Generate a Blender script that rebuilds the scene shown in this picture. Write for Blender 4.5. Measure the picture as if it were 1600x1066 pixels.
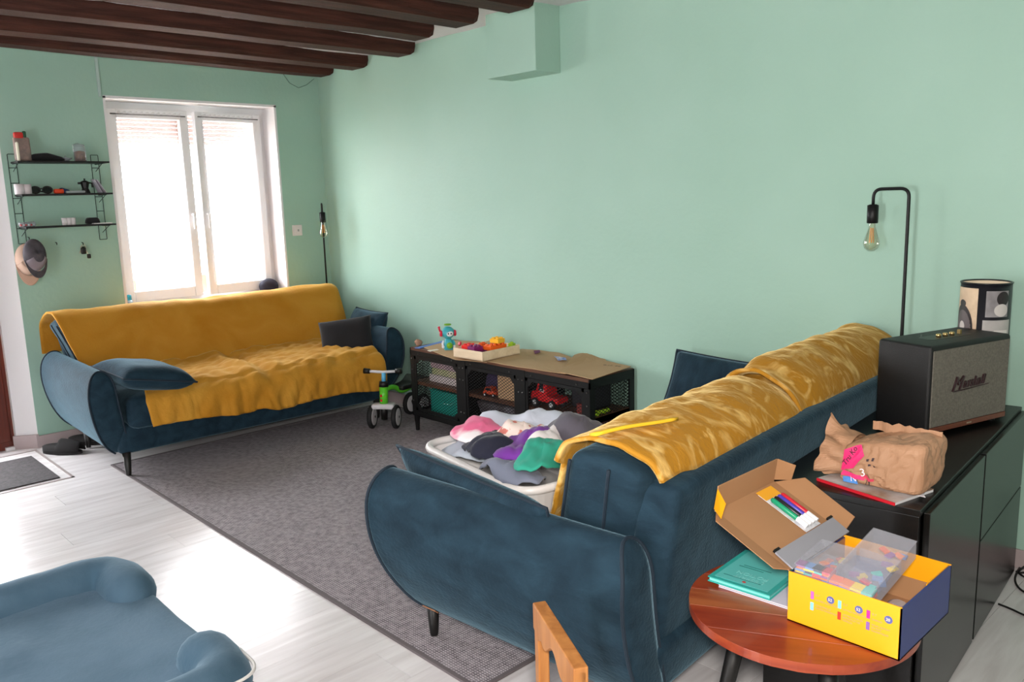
import bpy, bmesh, math, random
import numpy as np
from mathutils import Vector, Matrix, noise as mnoise

for o in list(bpy.data.objects): bpy.data.objects.remove(o)
scene = bpy.context.scene
COL = scene.collection
random.seed(7)

# ------------------------------------------------------------------ camera
FPX = 1296.84
CAM = Vector((5.71225, -3.45486, 1.46712))
YAW, PITCH, ROLL = 2.385193, -0.172839, -0.029748
_f = Vector((math.cos(PITCH)*math.cos(YAW), math.cos(PITCH)*math.sin(YAW), math.sin(PITCH)))
_r = _f.cross(Vector((0, 0, 1))).normalized(); _u = _r.cross(_f)
CR = math.cos(ROLL)*_r + math.sin(ROLL)*_u; CU = -math.sin(ROLL)*_r + math.cos(ROLL)*_u; CF = _f
cam = bpy.data.cameras.new('camera'); cam.sensor_width = 36; cam.lens = FPX/1600*36; cam.clip_start = .05
camo = bpy.data.objects.new('camera', cam); COL.objects.link(camo)
camo.matrix_world = Matrix(((CR.x, CU.x, -CF.x, CAM.x), (CR.y, CU.y, -CF.y, CAM.y), (CR.z, CU.z, -CF.z, CAM.z), (0, 0, 0, 1)))
scene.camera = camo
def px(u, v, ax, val):
    """photo pixel -> point on the plane axis=val"""
    d = CF + CR*((u-800)/FPX) - CU*((v-533)/FPX)
    t = (val-CAM[ax])/d[ax]
    return CAM + d*t
def pz(u, v, z=0.0): return px(u, v, 2, z)

# ------------------------------------------------------------------ light
WORLD = 27.0
w = bpy.data.worlds.new('overcast_sky'); scene.world = w; w.use_nodes = True
w.node_tree.nodes['Background'].inputs[0].default_value = (0.97, 0.98, 1.0, 1)
w.node_tree.nodes['Background'].inputs[1].default_value = WORLD
def portal(name, loc, rot, sx, sy):
    l = bpy.data.lights.new(name, 'AREA'); l.shape = 'RECTANGLE'; l.size = sx; l.size_y = sy
    l.cycles.is_portal = True
    o = bpy.data.objects.new(name, l); COL.objects.link(o); o.location = loc; o.rotation_euler = rot
    return o
# daylight enters by the window of the photo, by the glazed front door at its left edge and by an unseen opening added behind the photographer for fill
portal('daylight_window', (-.27, -.962, 1.5), (0, math.radians(-90), 0), 1.5, 1.3)
portal('daylight_front_door', (-.16, -2.78, 1.1), (0, math.radians(-90), 0), 1.9, .72)
portal('daylight_added_opening', (3.8, -5.43, 1.05), (math.radians(90), 0, 0), .8, 2.1)
# the photographer's on-camera flash
fl = bpy.data.lights.new('camera_flash', 'AREA'); fl.shape = 'RECTANGLE'; fl.size = .22; fl.size_y = .16; fl.energy = 88
fl.color = (1.0, .95, .88)
flo = bpy.data.objects.new('camera_flash', fl); COL.objects.link(flo)
flo.matrix_world = camo.matrix_world @ Matrix.Translation((0, .09, .02))
vs = scene.view_settings; vs.view_transform = 'Standard'; vs.look = 'None'; vs.gamma = 1; vs.use_curve_mapping = False
vs.exposure = -0.25

# ------------------------------------------------------------------ materials
def lin(h):
    if isinstance(h, str):
        h = h.lstrip('#'); c = [int(h[i:i+2], 16)/255 for i in (0, 2, 4)]
    else: c = [x/255 for x in h]
    return tuple(x/12.92 if x <= .04045 else ((x+.055)/1.055)**2.4 for x in c)+(1,)
MATS = {}
def mat(name, col, rough=.6, metal=0, col2=None, scale=6, mixlo=.35, mixhi=.65, bump=0, bscale=60, sheen=0, sheen_rough=.4, sheentint=None,
        spec=.5, coat=0, trans=0, ior=1.45, stretch=None, alpha=1, detail=4, emit=0, distortion=0):
    if name in MATS: return MATS[name]
    m = bpy.data.materials.new(name); m.use_nodes = True; nt = m.node_tree; N = nt.nodes; L = nt.links
    b = N['Principled BSDF']; c1 = lin(col)
    b.inputs['Base Color'].default_value = c1; b.inputs['Roughness'].default_value = rough; b.inputs['Metallic'].default_value = metal
    b.inputs['Specular IOR Level'].default_value = spec; b.inputs['IOR'].default_value = ior
    b.inputs['Coat Weight'].default_value = coat; b.inputs['Transmission Weight'].default_value = trans; b.inputs['Alpha'].default_value = alpha
    if sheen:
        b.inputs['Sheen Weight'].default_value = sheen; b.inputs['Sheen Roughness'].default_value = sheen_rough
        b.inputs['Sheen Tint'].default_value = lin(sheentint) if sheentint else (1, 1, 1, 1)
    tc = N.new('ShaderNodeTexCoord'); mp = N.new('ShaderNodeMapping'); L.new(tc.outputs['Object'], mp.inputs[0])
    if stretch: mp.inputs['Scale'].default_value = stretch
    if col2:
        n = N.new('ShaderNodeTexNoise'); n.inputs['Scale'].default_value = scale; n.inputs['Detail'].default_value = detail
        n.inputs['Distortion'].default_value = distortion
        L.new(mp.outputs[0], n.inputs['Vector'])
        r = N.new('ShaderNodeValToRGB'); r.color_ramp.elements[0].position = mixlo; r.color_ramp.elements[1].position = mixhi
        r.color_ramp.elements[0].color = c1; r.color_ramp.elements[1].color = lin(col2)
        L.new(n.outputs['Fac'], r.inputs[0]); L.new(r.outputs[0], b.inputs['Base Color'])
    if bump:
        n2 = N.new('ShaderNodeTexNoise'); n2.inputs['Scale'].default_value = bscale; n2.inputs['Detail'].default_value = 3
        L.new(mp.outputs[0], n2.inputs['Vector'])
        bp = N.new('ShaderNodeBump'); bp.inputs['Strength'].default_value = bump; bp.inputs['Distance'].default_value = .01
        L.new(n2.outputs['Fac'], bp.inputs['Height']); L.new(bp.outputs[0], b.inputs['Normal'])
    if emit:
        b.inputs['Emission Color'].default_value = c1; b.inputs['Emission Strength'].default_value = emit
    MATS[name] = m
    return m

WALLC, WALLC2 = (154, 188, 172), (159, 192, 177)
M_wall = mat('green_paint', WALLC, .55, col2=WALLC2, scale=1.5, bump=.12, bscale=35, spec=.35)
M_white = mat('white_paint', (226, 224, 226), .5, bump=.05, bscale=30)
M_plaster = mat('white_plaster', (222, 216, 218), .9, bump=.9, bscale=18)
M_frame = mat('window_paint', (224, 224, 226), .4)
M_beam = mat('old_beam_wood', (50, 24, 17), .65, col2=(80, 44, 33), scale=5, stretch=(9, .6, 9), mixlo=.4, mixhi=.8, bump=.5, bscale=22, spec=.3)
M_tile = mat('skirting_tile', (176, 160, 160), .45, col2=(160, 146, 146), scale=4)
M_velvet = mat('blue_velvet', (19, 37, 49), .85, col2=(34, 57, 71), scale=16, sheen=.5, sheen_rough=.35, sheentint=(140, 175, 192), bump=.2, bscale=120, spec=.2, mixlo=.3, mixhi=.75, detail=7, stretch=(1, .5, 1), distortion=.5)
M_pipe = mat('blue_piping', (17, 33, 46), .8, sheen=.15, sheentint=(100, 140, 170))
M_throw = mat('mustard_plush', (174, 116, 28), .85, col2=(192, 138, 50), scale=3, mixlo=.3, mixhi=.7, sheen=.5, sheen_rough=.35, sheentint=(255, 222, 150), bump=.25, bscale=60, spec=.2, distortion=.8, detail=4)
M_throw2 = mat('mustard_crushed_plush_highlights', (172, 120, 32), .8, col2=(228, 190, 116), scale=6.5, mixlo=.50, mixhi=.74, sheen=.55, sheen_rough=.3, sheentint=(255, 226, 160), bump=.35, bscale=45, spec=.25, distortion=2.2, detail=3, stretch=(1.6, 1, 1))  # pale patches in the colour stand in for highlights on the crushed pile
M_hem = mat('bright_yellow', (240, 190, 40), .7)
M_black = mat('black_metal', (14, 14, 15), .45, metal=.3)
M_blackleg = mat('black_wood', (18, 16, 15), .45)
M_blackcloth = mat('black_cotton', (24, 22, 26), .9, sheen=.15)
M_cab = mat('black_brown_foil', (11, 9, 9), .33, col2=(17, 15, 15), scale=4, stretch=(30, 2, 30), spec=.45)
M_gloss = mat('black_gloss_front', (12, 12, 12), .26, spec=.4)
M_redwood = mat('red_brown_wood', (120, 40, 22), .35, col2=(160, 72, 36), scale=2.5, stretch=(1.2, 8, 8), mixlo=.3, mixhi=.75, coat=.25, distortion=.8)
M_redwood2 = mat('pale_red_wood', (158, 88, 48), .35, col2=(132, 58, 30), scale=3, stretch=(1.2, 8, 8), coat=.25, distortion=.8)
M_oak = mat('oak_varnish', (176, 118, 62), .45, col2=(150, 94, 46), scale=4, stretch=(8, 8, 1.2), distortion=.6)
M_bwood = mat('bench_wood', (104, 66, 44), .5, col2=(78, 46, 32), scale=4, stretch=(1.5, 10, 10))
M_card = mat('kraft_cardboard', (186, 152, 116), .85, col2=(178, 143, 106), scale=3)
M_cardin = mat('box_cardboard', (164, 122, 85), .85, col2=(157, 115, 79), scale=4)
M_yellow = mat('box_yellow', (236, 162, 14), .45)
M_blueprint = mat('box_blue', (38, 52, 112), .35, spec=.4)
M_greypanel = mat('grey_card', (142, 142, 150), .5)
M_rug = None

# ------------------------------------------------------------------ mesh helpers
def empty(name, loc=(0, 0, 0), rz=0):
    o = bpy.data.objects.new(name, None); COL.objects.link(o); o.location = loc; o.rotation_euler = (0, 0, rz); o.empty_display_size = .1
    return o
def tag(o, label, cat, group=None):
    o['label'] = label; o['category'] = cat
    if group: o['group'] = group
    return o
def struct(o): o['kind'] = 'structure'; return o
def obj(name, VF, m=None, parent=None, smooth=False, loc=None, rot=None, bevel=0, solid=0, auto=None):
    V, F = VF
    me = bpy.data.meshes.new(name); me.from_pydata([tuple(v) for v in V], [], [tuple(f) for f in F]); me.validate(); me.update()
    bm = bmesh.new(); bm.from_mesh(me); bmesh.ops.recalc_face_normals(bm, faces=bm.faces); bm.to_mesh(me); bm.free()
    if m is not None:
        for mm in (m if isinstance(m, (list, tuple)) else [m]): me.materials.append(mm)
    o = bpy.data.objects.new(name, me); COL.objects.link(o)
    if parent is not None: o.parent = parent
    if loc is not None: o.location = loc
    if rot is not None: o.rotation_euler = rot
    if smooth: me.polygons.foreach_set('use_smooth', [True]*len(me.polygons))
    if bevel:
        md = o.modifiers.new('bevel', 'BEVEL'); md.width = bevel; md.segments = 2; md.limit_method = 'ANGLE'
    if solid:
        md = o.modifiers.new('thickness', 'SOLIDIFY'); md.thickness = solid; md.offset = 0
    return o
def join(*vfs):
    V, F = [], []
    for v, f in vfs:
        n = len(V); V += [tuple(x) for x in v]; F += [tuple(i+n for i in ff) for ff in f]
    return V, F
def box(x0, x1, y0, y1, z0, z1):
    V = [(x, y, z) for x in (x0, x1) for y in (y0, y1) for z in (z0, z1)]
    return V, [(0, 1, 3, 2), (4, 6, 7, 5), (0, 4, 5, 1), (2, 3, 7, 6), (0, 2, 6, 4), (1, 5, 7, 3)]
def cbox(c, s): return box(c[0]-s[0]/2, c[0]+s[0]/2, c[1]-s[1]/2, c[1]+s[1]/2, c[2]-s[2]/2, c[2]+s[2]/2)
def xf(VF, M):
    return [tuple(M @ Vector(v)) for v in VF[0]], VF[1]
def move(VF, loc=(0, 0, 0), rz=0, rx=0, ry=0):
    M = Matrix.Translation(loc) @ Matrix.Rotation(rz, 4, 'Z') @ Matrix.Rotation(ry, 4, 'Y') @ Matrix.Rotation(rx, 4, 'X')
    return xf(VF, M)
def prism(poly, z0, z1):
    n = len(poly)
    V = [(p[0], p[1], z0) for p in poly]+[(p[0], p[1], z1) for p in poly]
    return V, [tuple(range(n-1, -1, -1)), tuple(range(n, 2*n))]+[(i, (i+1) % n, n+(i+1) % n, n+i) for i in range(n)]
def lathe(prof, seg=20, cap=True):
    V, F = [], []; n = len(prof)
    for k in range(seg):
        a = 2*math.pi*k/seg
        for r, z in prof: V.append((r*math.cos(a), r*math.sin(a), z))
    for k in range(seg):
        k2 = (k+1) % seg
        for i in range(n-1): F.append((k*n+i, k2*n+i, k2*n+i+1, k*n+i+1))
    if cap:
        F.append(tuple(k*n for k in range(seg-1, -1, -1))); F.append(tuple(k*n+n-1 for k in range(seg)))
    return V, F
def cyl(r, z0, z1, seg=16): return lathe([(r, z0), (r, z1)], seg)
def tube(path, r, seg=8, closed=False, cap=True):
    P = [Vector(p) for p in path]; n = len(P); V, F = [], []
    rr = r if isinstance(r, (list, tuple)) else [r]*n
    up = None
    for i in range(n):
        if closed: t = (P[(i+1) % n]-P[i-1])
        else: t = P[min(i+1, n-1)]-P[max(i-1, 0)]
        t = t.normalized() if t.length > 1e-9 else Vector((0, 0, 1))
        if up is None:
            up = Vector((0, 0, 1)) if abs(t.z) < .9 else Vector((1, 0, 0))
        a = (up - t*up.dot(t))
        a = a.normalized() if a.length > 1e-6 else t.orthogonal().normalized()
        b = t.cross(a); up = a
        for k in range(seg):
            th = 2*math.pi*k/seg; V.append(tuple(P[i]+(a*math.cos(th)+b*math.sin(th))*rr[i]))
    m = n if closed else n-1
    for i in range(m):
        j = (i+1) % n
        for k in range(seg):
            k2 = (k+1) % seg; F.append((i*seg+k, i*seg+k2, j*seg+k2, j*seg+k))
    if cap and not closed:
        F.append(tuple(range(seg-1, -1, -1))); F.append(tuple((n-1)*seg+k for k in range(seg)))
    return V, F
def arc_path(pts, rad, n=5):
    """polyline with rounded corners"""
    P = [Vector(p) for p in pts]; out = [P[0]]
    for i in range(1, len(P)-1):
        a = (P[i-1]-P[i]); b = (P[i+1]-P[i]); r = min(rad, a.length*.49, b.length*.49)
        a = P[i]+a.normalized()*r; b = P[i]+b.normalized()*r
        for k in range(n+1):
            t = k/n; out.append(a*(1-t)**2+P[i]*2*t*(1-t)+b*t*t)
    out.append(P[-1]); return out
def _ticks(h, r, n, k=3):
    a = [-h+r*(1-math.cos(math.pi/2*i/k)) if r > 0 else -h for i in range(k)]
    inner = [-(h-r)+(2*(h-r))*i/n for i in range(n+1)]
    return a+inner+[-x for x in reversed(a)]
def rbox(sx, sy, sz, r, n=(6, 6, 4), fn=None, k=3):
    """rounded box centred on the origin, optional deformation fn(x,y,z)->(x,y,z)"""
    h = (sx/2, sy/2, sz/2); T = [_ticks(h[i], min(r, h[i]*.98), n[i], k) for i in range(3)]
    idx = {}; V, F = [], []
    def vid(p):
        key = (round(p[0], 5), round(p[1], 5), round(p[2], 5))
        if key not in idx:
            q = [max(-(h[i]-r), min(h[i]-r, p[i])) for i in range(3)]
            d = Vector(p)-Vector(q)
            o = Vector(q)+d.normalized()*r if d.length > 1e-7 else Vector(p)
            idx[key] = len(V); V.append(tuple(o))
        return idx[key]
    for ax in range(3):
        b, c = [i for i in range(3) if i != ax]
        for s in (-1, 1):
            for i in range(len(T[b])-1):
                for j in range(len(T[c])-1):
                    q = []
                    for (ii, jj) in ((i, j), (i+1, j), (i+1, j+1), (i, j+1)):
                        p = [0, 0, 0]; p[ax] = s*h[ax]; p[b] = T[b][ii]; p[c] = T[c][jj]; q.append(vid(p))
                    if len(set(q)) == 4: F.append(tuple(q))
                    elif len(set(q)) == 3: F.append(tuple(dict.fromkeys(q)))
    if fn: V = [tuple(fn(*v)) for v in V]
    return V, F
def grid(fn, nu, nv, u0=0, u1=1, v0=0, v1=1):
    V = [tuple(fn(u0+(u1-u0)*i/nu, v0+(v1-v0)*j/nv)) for i in range(nu+1) for j in range(nv+1)]
    F = [(i*(nv+1)+j, (i+1)*(nv+1)+j, (i+1)*(nv+1)+j+1, i*(nv+1)+j+1) for i in range(nu) for j in range(nv)]
    return V, F
def nz(x, y, z=0, s=1.0): return mnoise.noise(Vector((x*s, y*s, z*s)))
def pillow(w, h, t, n=18, pinch=.06, seed=0, amp=.006):
    V, F = [], []
    for sd in (1, -1):
        b = len(V)
        for i in range(n+1):
            for j in range(n+1):
                u = -1+2*i/n; v = -1+2*j/n
                u2 = math.copysign(abs(u)**.85, u); v2 = math.copysign(abs(v)**.85, v)
                x = u2*w/2*(1-pinch*(1-v2*v2)); y = v2*h/2*(1-pinch*(1-u2*u2))
                th = max(0, (1-u2**4)*(1-v2**4))**.55
                z = sd*(t/2*th+amp*th*nz(x*9+seed, y*9, seed+sd*3))
                V.append((x, y, z))
        for i in range(n):
            for j in range(n):
                q = (b+i*(n+1)+j, b+(i+1)*(n+1)+j, b+(i+1)*(n+1)+j+1, b+i*(n+1)+j+1)
                F.append(q if sd > 0 else q[::-1])
    # merge the rim
    m = (n+1)*(n+1); rep = {}
    for i in range(n+1):
        for j in range(n+1):
            if i in (0, n) or j in (0, n): rep[m+i*(n+1)+j] = i*(n+1)+j
    F = [tuple(rep.get(a, a) for a in f) for f in F]
    return V, F
def rim_path(w, h, n=18, pinch=.06):
    P = []
    def pt(u, v):
        u2 = math.copysign(abs(u)**.85, u); v2 = math.copysign(abs(v)**.85, v)
        return (u2*w/2*(1-pinch*(1-v2*v2)), v2*h/2*(1-pinch*(1-u2*u2)), 0)
    for i in range(n): P.append(pt(-1+2*i/n, -1))
    for i in range(n): P.append(pt(1, -1+2*i/n))
    for i in range(n): P.append(pt(1-2*i/n, 1))
    for i in range(n): P.append(pt(-1, 1-2*i/n))
    return P
def copy_tree(o, parent=None):
    c = o.copy(); COL.objects.link(c); c.parent = parent
    for ch in list(o.children): copy_tree(ch, c)
    return c
def text(name, s, m, size, loc=(0, 0, 0), rot=(0, 0, 0), parent=None, shear=0, extrude=.0004, align='LEFT', M=None):
    cu = bpy.data.curves.new(name+'_curve', 'FONT'); cu.body = s; cu.size = size; cu.extrude = extrude; cu.shear = shear; cu.align_x = align
    cu.resolution_u = 3
    t = bpy.data.objects.new(name+'_t', cu); COL.objects.link(t)
    dg = bpy.context.evaluated_depsgraph_get(); me = bpy.data.meshes.new_from_object(t.evaluated_get(dg)); me.name = name
    bpy.data.objects.remove(t); bpy.data.curves.remove(cu)
    me.materials.clear(); me.materials.append(m)
    o = bpy.data.objects.new(name, me); COL.objects.link(o)
    if parent is not None: o.parent = parent
    if M is not None: o.matrix_local = M
    else: o.location = loc; o.rotation_euler = rot
    return o
# ------------------------------------------------------------------ the setting
def floor_mat():
    m = bpy.data.materials.new('pale_laminate'); m.use_nodes = True; nt = m.node_tree; N = nt.nodes; L = nt.links; b = N['Principled BSDF']
    g = N.new('ShaderNodeNewGeometry'); oi = N.new('ShaderNodeObjectInfo')
    add = N.new('ShaderNodeVectorMath'); add.operation = 'MULTIPLY_ADD'
    cmb = N.new('ShaderNodeCombineXYZ'); L.new(oi.outputs['Random'], cmb.inputs[0]); L.new(oi.outputs['Random'], cmb.inputs[1]); L.new(oi.outputs['Random'], cmb.inputs[2])
    L.new(cmb.outputs[0], add.inputs[0]); add.inputs[1].default_value = (17, 23, 31); L.new(g.outputs['Position'], add.inputs[2])
    mp = N.new('ShaderNodeMapping'); mp.inputs['Scale'].default_value = (26, 2.2, 1); L.new(add.outputs[0], mp.inputs[0])
    n = N.new('ShaderNodeTexNoise'); n.inputs['Scale'].default_value = 1.0; n.inputs['Detail'].default_value = 6; n.inputs['Distortion'].default_value = .6
    L.new(mp.outputs[0], n.inputs['Vector'])
    r = N.new('ShaderNodeValToRGB'); r.color_ramp.elements[0].position = .3; r.color_ramp.elements[1].position = .62
    r.color_ramp.elements[0].color = lin((205, 199, 200)); r.color_ramp.elements[1].color = lin((224, 220, 221)); L.new(n.outputs['Fac'], r.inputs[0])
    hsv = N.new('ShaderNodeHueSaturation'); mr = N.new('ShaderNodeMapRange'); mr.inputs['To Min'].default_value = .94; mr.inputs['To Max'].default_value = 1.04
    L.new(oi.outputs['Random'], mr.inputs['Value']); L.new(mr.outputs[0], hsv.inputs['Value']); L.new(r.outputs[0], hsv.inputs['Color']); L.new(hsv.outputs[0], b.inputs['Base Color'])
    b.inputs['Roughness'].default_value = .27; b.inputs['Specular IOR Level'].default_value = .9
    return m
M_floor = floor_mat()
M_gap = mat('joint_brown', (120, 108, 104), .8)  # brown of the slab that shows between the planks
fl_o = struct(obj('floor', box(-.3, 7.6, -5.5, 0, -.12, -.006), M_gap)); fl_o['label'] = 'pale grey wood laminate floor'
PW, PL = .192, 1.28
pk = None
ix = 0; x = -.28
while x < 7.58:
    off = (ix*.47) % PL; y = -5.48-off
    while y < -.0:
        y0 = max(y, -5.48); y1 = min(y+PL, -.005); x1 = min(x+PW, 7.59)
        if y1-y0 > .05:
            full = abs((y1-y0)-PL) < 1e-6 and abs(x1-x-PW) < 1e-6
            if full and pk is not None:
                o = bpy.data.objects.new('plank', pk); COL.objects.link(o); o.parent = fl_o
            else:
                o = obj('plank', box(.0006, x1-x-.0006, .0006, y1-y0-.0006, -.008, 0), M_floor, fl_o)
                if full: pk = o.data
            o.location = (x, y0, 0)
        y += PL
    x += PW; ix += 1

HC = 2.46
W0, W1, WZ0, WZ1 = -1.56, -.372, .78, 2.168      # window opening in the far wall
wb = struct(obj('wall_back', join(box(-.3, 0, W1, 0, 0, 2.6), box(-.3, 0, W0, W1, WZ1, 2.6), box(-.3, 0, W0, W1, 0, WZ0), box(-.3, 0, -2.17, W0, 0, 2.6),
            box(-.3, 0, -3.3, -2.17, 2.12, 2.6), box(-.3, 0, -5.5, -3.3, 0, 2.6)), M_wall)); wb['label'] = 'green painted wall around the window'
wr = struct(obj('wall_right', box(-.3, 7.6, 0, .2, 0, 2.6), M_wall)); wr['label'] = 'long green painted wall'
M_offwhite = mat('offwhite_paint', (214, 210, 204), .7)
struct(obj('wall_left', join(box(-.3, 3.4, -5.6, -5.4, 0, 2.6), box(4.2, 7.6, -5.6, -5.4, 0, 2.6), box(3.4, 4.2, -5.6, -5.4, 2.1, 2.6)), M_offwhite))  # gap left for the added daylight opening
struct(obj('wall_front', box(7.6, 7.8, -5.5, 0, 0, 2.6), M_offwhite))
def cgrid(u, v):
    x = -.3+7.9*u; y = -5.5+5.5*v; return (x, y, HC+.012*nz(x*2.2, y*2.2, 1)+.006*nz(x*9, y*9, 4))
V, F = grid(cgrid, 110, 80)
ce = struct(obj('ceiling', join((V, F), box(-.3, 7.6, -5.5, 0, 2.52, 2.62)), M_plaster, smooth=True)); ce['label'] = 'white plaster ceiling between dark beams'
# beams: far lower edge given by two points (x at y=-.3, x at y=-2.3), end y at the long wall, width
def beam(xa, xb, yend, wdt, zb=2.378, zt=2.5):
    V, F = [], []; ys = [yend, yend-.03]+[yend-.03-(5.45+yend-.03)*i/24 for i in range(1, 25)]
    for i, y in enumerate(ys):
        t = (-.3-y)/2.0; x0 = xa+(xb-xa)*t+.006*nz(y*2, xa*9, 0); dz = .006*nz(y*1.5, xa*7, 3)
        c = .03 if i == 0 else 0
        V += [(x0+.012, y, zb+dz+c*.6), (x0, y, zb+.02+dz+c), (x0+.01*nz(y*2, 3, xa), y, zt), (x0+wdt, y, zt), (x0+wdt+.008*nz(y*3, 5, xa), y, zb+.022+dz+c), (x0+wdt-.014, y, zb+dz+c*.6)]
    n = 6
    for i in range(len(ys)-1):
        for k in range(n):
            k2 = (k+1) % n; F.append((i*n+k, i*n+k2, (i+1)*n+k2, (i+1)*n+k))
    F.append(tuple(range(n))); F.append(tuple((len(ys)-1)*n+k for k in range(n)))
    return V, F
for xa, xb, ye, wd in ((.10, .19, -.002, .15), (.52, .555, -.004, .17), (1.12, 1.085, -.05, .16), (1.64, 1.62, -.30, .16), (2.06, 2.07, -.34, .17), (2.5, 2.52, -.36, .17),
                       (2.97, 2.97, -.42, .17), (3.5, 3.45, -.42, .17), (3.95, 3.9, -.42, .17), (4.4, 4.35, -.42, .17), (4.85, 4.8, -.02, .17), (5.3, 5.25, -.02, .17), (5.75, 5.7, -.02, .17), (6.2, 6.15, -.02, .17), (6.65, 6.6, -.02, .17), (7.1, 7.05, -.02, .17)):
    o = obj('beam', beam(xa, xb, ye, wd), M_beam, ce); o['label'] = 'dark brown worn wooden beam'
# boxed duct, cable trunking, skirting
t1 = struct(obj('trim_1', box(2.115, 2.5, -.192, -.0, 2.12, 2.5), M_wall, bevel=.004)); t1['label'] = 'green boxed-in duct high on the long wall'
t2 = struct(obj('trim_2', box(0, .012, -1.588, -1.572, 2.16, 2.46), mat('pale_trunking', (176, 196, 190), .5))); t2['label'] = 'thin pale cable trunking above the window'
b1 = struct(obj('baseboard_right', box(0, 7.6, -.012, 0, 0, .075), M_tile, bevel=.002)); b1['label'] = 'grey tile skirting along the long wall'
b2 = struct(obj('baseboard_back', box(0, .012, -2.17, -.012, 0, .075), M_tile, bevel=.002)); b2['label'] = 'grey tile skirting below the window'
# door reveal with tile foot, and door leaf
rev = [(0.0, -2.17), (-.07, -2.275), (-.28, -2.275), (-.28, -2.17)]
t3 = struct(obj('trim_3', prism(rev, 0, 2.12), M_white)); t3['label'] = 'white door reveal'
ft = [(.012, -2.168), (.012, -2.182), (-.066, -2.295), (-.08, -2.287), (-.0, -2.17)]
o = obj('tile_foot', prism(ft, 0, .085), M_tile, t3); 
M_door = mat('varnished_door', (110, 44, 26), .35, col2=(86, 32, 20), scale=3, stretch=(10, 10, .8))
d1 = struct(empty('door_1', (-.09, -2.28, 0))); d1['label'] = 'reddish brown wooden front door with a glazed panel'
obj('leaf', join(box(-.045, 0, -.14, 0, .0, 2.11), box(-.045, 0, -1.0, -.86, .0, 2.11), box(-.045, 0, -.86, -.14, .0, .16), box(-.045, 0, -.86, -.14, 2.02, 2.11)), M_door, d1, bevel=.003)
obj('stile_moulding', box(-.002, .012, -.13, -.02, .05, 2.06), M_door, d1, bevel=.006)
DOORGLASS = (-.025, -.86, -.14, .16, 2.02)
obj('door_stop', box(0, .03, -.06, -.01, .0, .02), M_white, d1, bevel=.003)
struct(obj('trim_4', box(-.3, -.0, -3.3, -3.28, 0, 2.12), M_white))

# window
M_glass = bpy.data.materials.new('window_glass'); M_glass.use_nodes = True
nt = M_glass.node_tree; nt.nodes.clear(); out = nt.nodes.new('ShaderNodeOutputMaterial'); mx = nt.nodes.new('ShaderNodeMixShader'); tr = nt.nodes.new('ShaderNodeBsdfTransparent'); gl = nt.nodes.new('ShaderNodeBsdfGlossy')
gl.inputs['Roughness'].default_value = .02; mx.inputs[0].default_value = .06
nt.links.new(tr.outputs[0], mx.inputs[1]); nt.links.new(gl.outputs[0], mx.inputs[2]); nt.links.new(mx.outputs[0], out.inputs[0])
obj('pane', box(DOORGLASS[0]-.002, DOORGLASS[0]+.002, DOORGLASS[1], DOORGLASS[2], DOORGLASS[3], DOORGLASS[4]), M_glass, d1)
def net_mat(name, op):
    m = bpy.data.materials.new(name); m.use_nodes = True
    nt = m.node_tree; nt.nodes.clear(); out = nt.nodes.new('ShaderNodeOutputMaterial'); mx = nt.nodes.new('ShaderNodeMixShader'); tr = nt.nodes.new('ShaderNodeBsdfTransparent')
    m2 = nt.nodes.new('ShaderNodeMixShader'); df = nt.nodes.new('ShaderNodeBsdfDiffuse'); tl = nt.nodes.new('ShaderNodeBsdfTranslucent')
    for s in (df, tl): s.inputs[0].default_value = (.86, .82, .84, 1)
    m2.inputs[0].default_value = .5; nt.links.new(df.outputs[0], m2.inputs[1]); nt.links.new(tl.outputs[0], m2.inputs[2])
    mx.inputs[0].default_value = op; nt.links.new(tr.outputs[0], mx.inputs[1]); nt.links.new(m2.outputs[0], mx.inputs[2]); nt.links.new(mx.outputs[0], out.inputs[0])
    return m
M_net = net_mat('sheer_net', .22)
win = struct(empty('window_1', (0, 0, 0))); win['label'] = 'white casement window behind the sofa'
FX = -.2
obj('reveal', join(box(-.295, .004, W0-.004, W0+.012, WZ0, WZ1), box(-.295, .004, W1-.012, W1+.004, WZ0, WZ1), box(-.295, .004, W0-.004, W1+.004, WZ1-.012, WZ1+.004)), M_white, win)
obj('sill', box(-.295, .03, W0-.01, W1+.01, WZ0-.03, WZ0+.004), M_white, win, bevel=.004)
a0, a1, z0, z1 = W0+.012, W1-.012, WZ0+.004, WZ1-.012
obj('window_frame', join(box(FX-.05, FX+.02, a0, a0+.055, z0, z1), box(FX-.05, FX+.02, a1-.055, a1, z0, z1), box(FX-.05, FX+.0195, a0+.055, a1-.055, z1-.07, z1), box(FX-.05, FX+.0195, a0+.055, a1-.055, z0, z0+.055)), M_frame, win)
def sash(yh, wid, sgn, ang, lab):
    h = z1-z0-.09
    vf = join(box(-.02, .025, 0, sgn*.06, 0, h), box(-.02, .025, sgn*(wid-.06), sgn*wid, 0, h), box(-.02, .025, sgn*.06, sgn*(wid-.06), 0, .07), box(-.02, .025, sgn*.06, sgn*(wid-.06), h-.06, h))
    s = obj('sash', vf, M_frame, win, bevel=.004); s.location = (FX+.03, yh, z0+.045); s.rotation_euler = (0, 0, ang); s['label'] = lab
    obj('pane', box(-.004, 0, min(sgn*.055, sgn*(wid-.055)), max(sgn*.055, sgn*(wid-.055)), .065, h-.055), M_glass, s)
    obj('handle' if sgn < 0 else 'stay', tube(arc_path([(.025, sgn*(wid-.03), h*.45), (.05, sgn*(wid-.03), h*.45), (.05, sgn*(wid-.03), h*.45-.1)], .012), .008), M_frame, s)
    for yy in (.0, ): obj('curtain_rod', tube([(.032, sgn*.02, h-.035), (.032, sgn*(wid-.02), h-.035)], .004, 6), mat('curtain_wire', (60, 56, 54), .4), s)
    return s, h
wid = (a1-a0-.09)/2
s1, hh = sash(a0+.045, wid, 1, 0, 'left casement')
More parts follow.
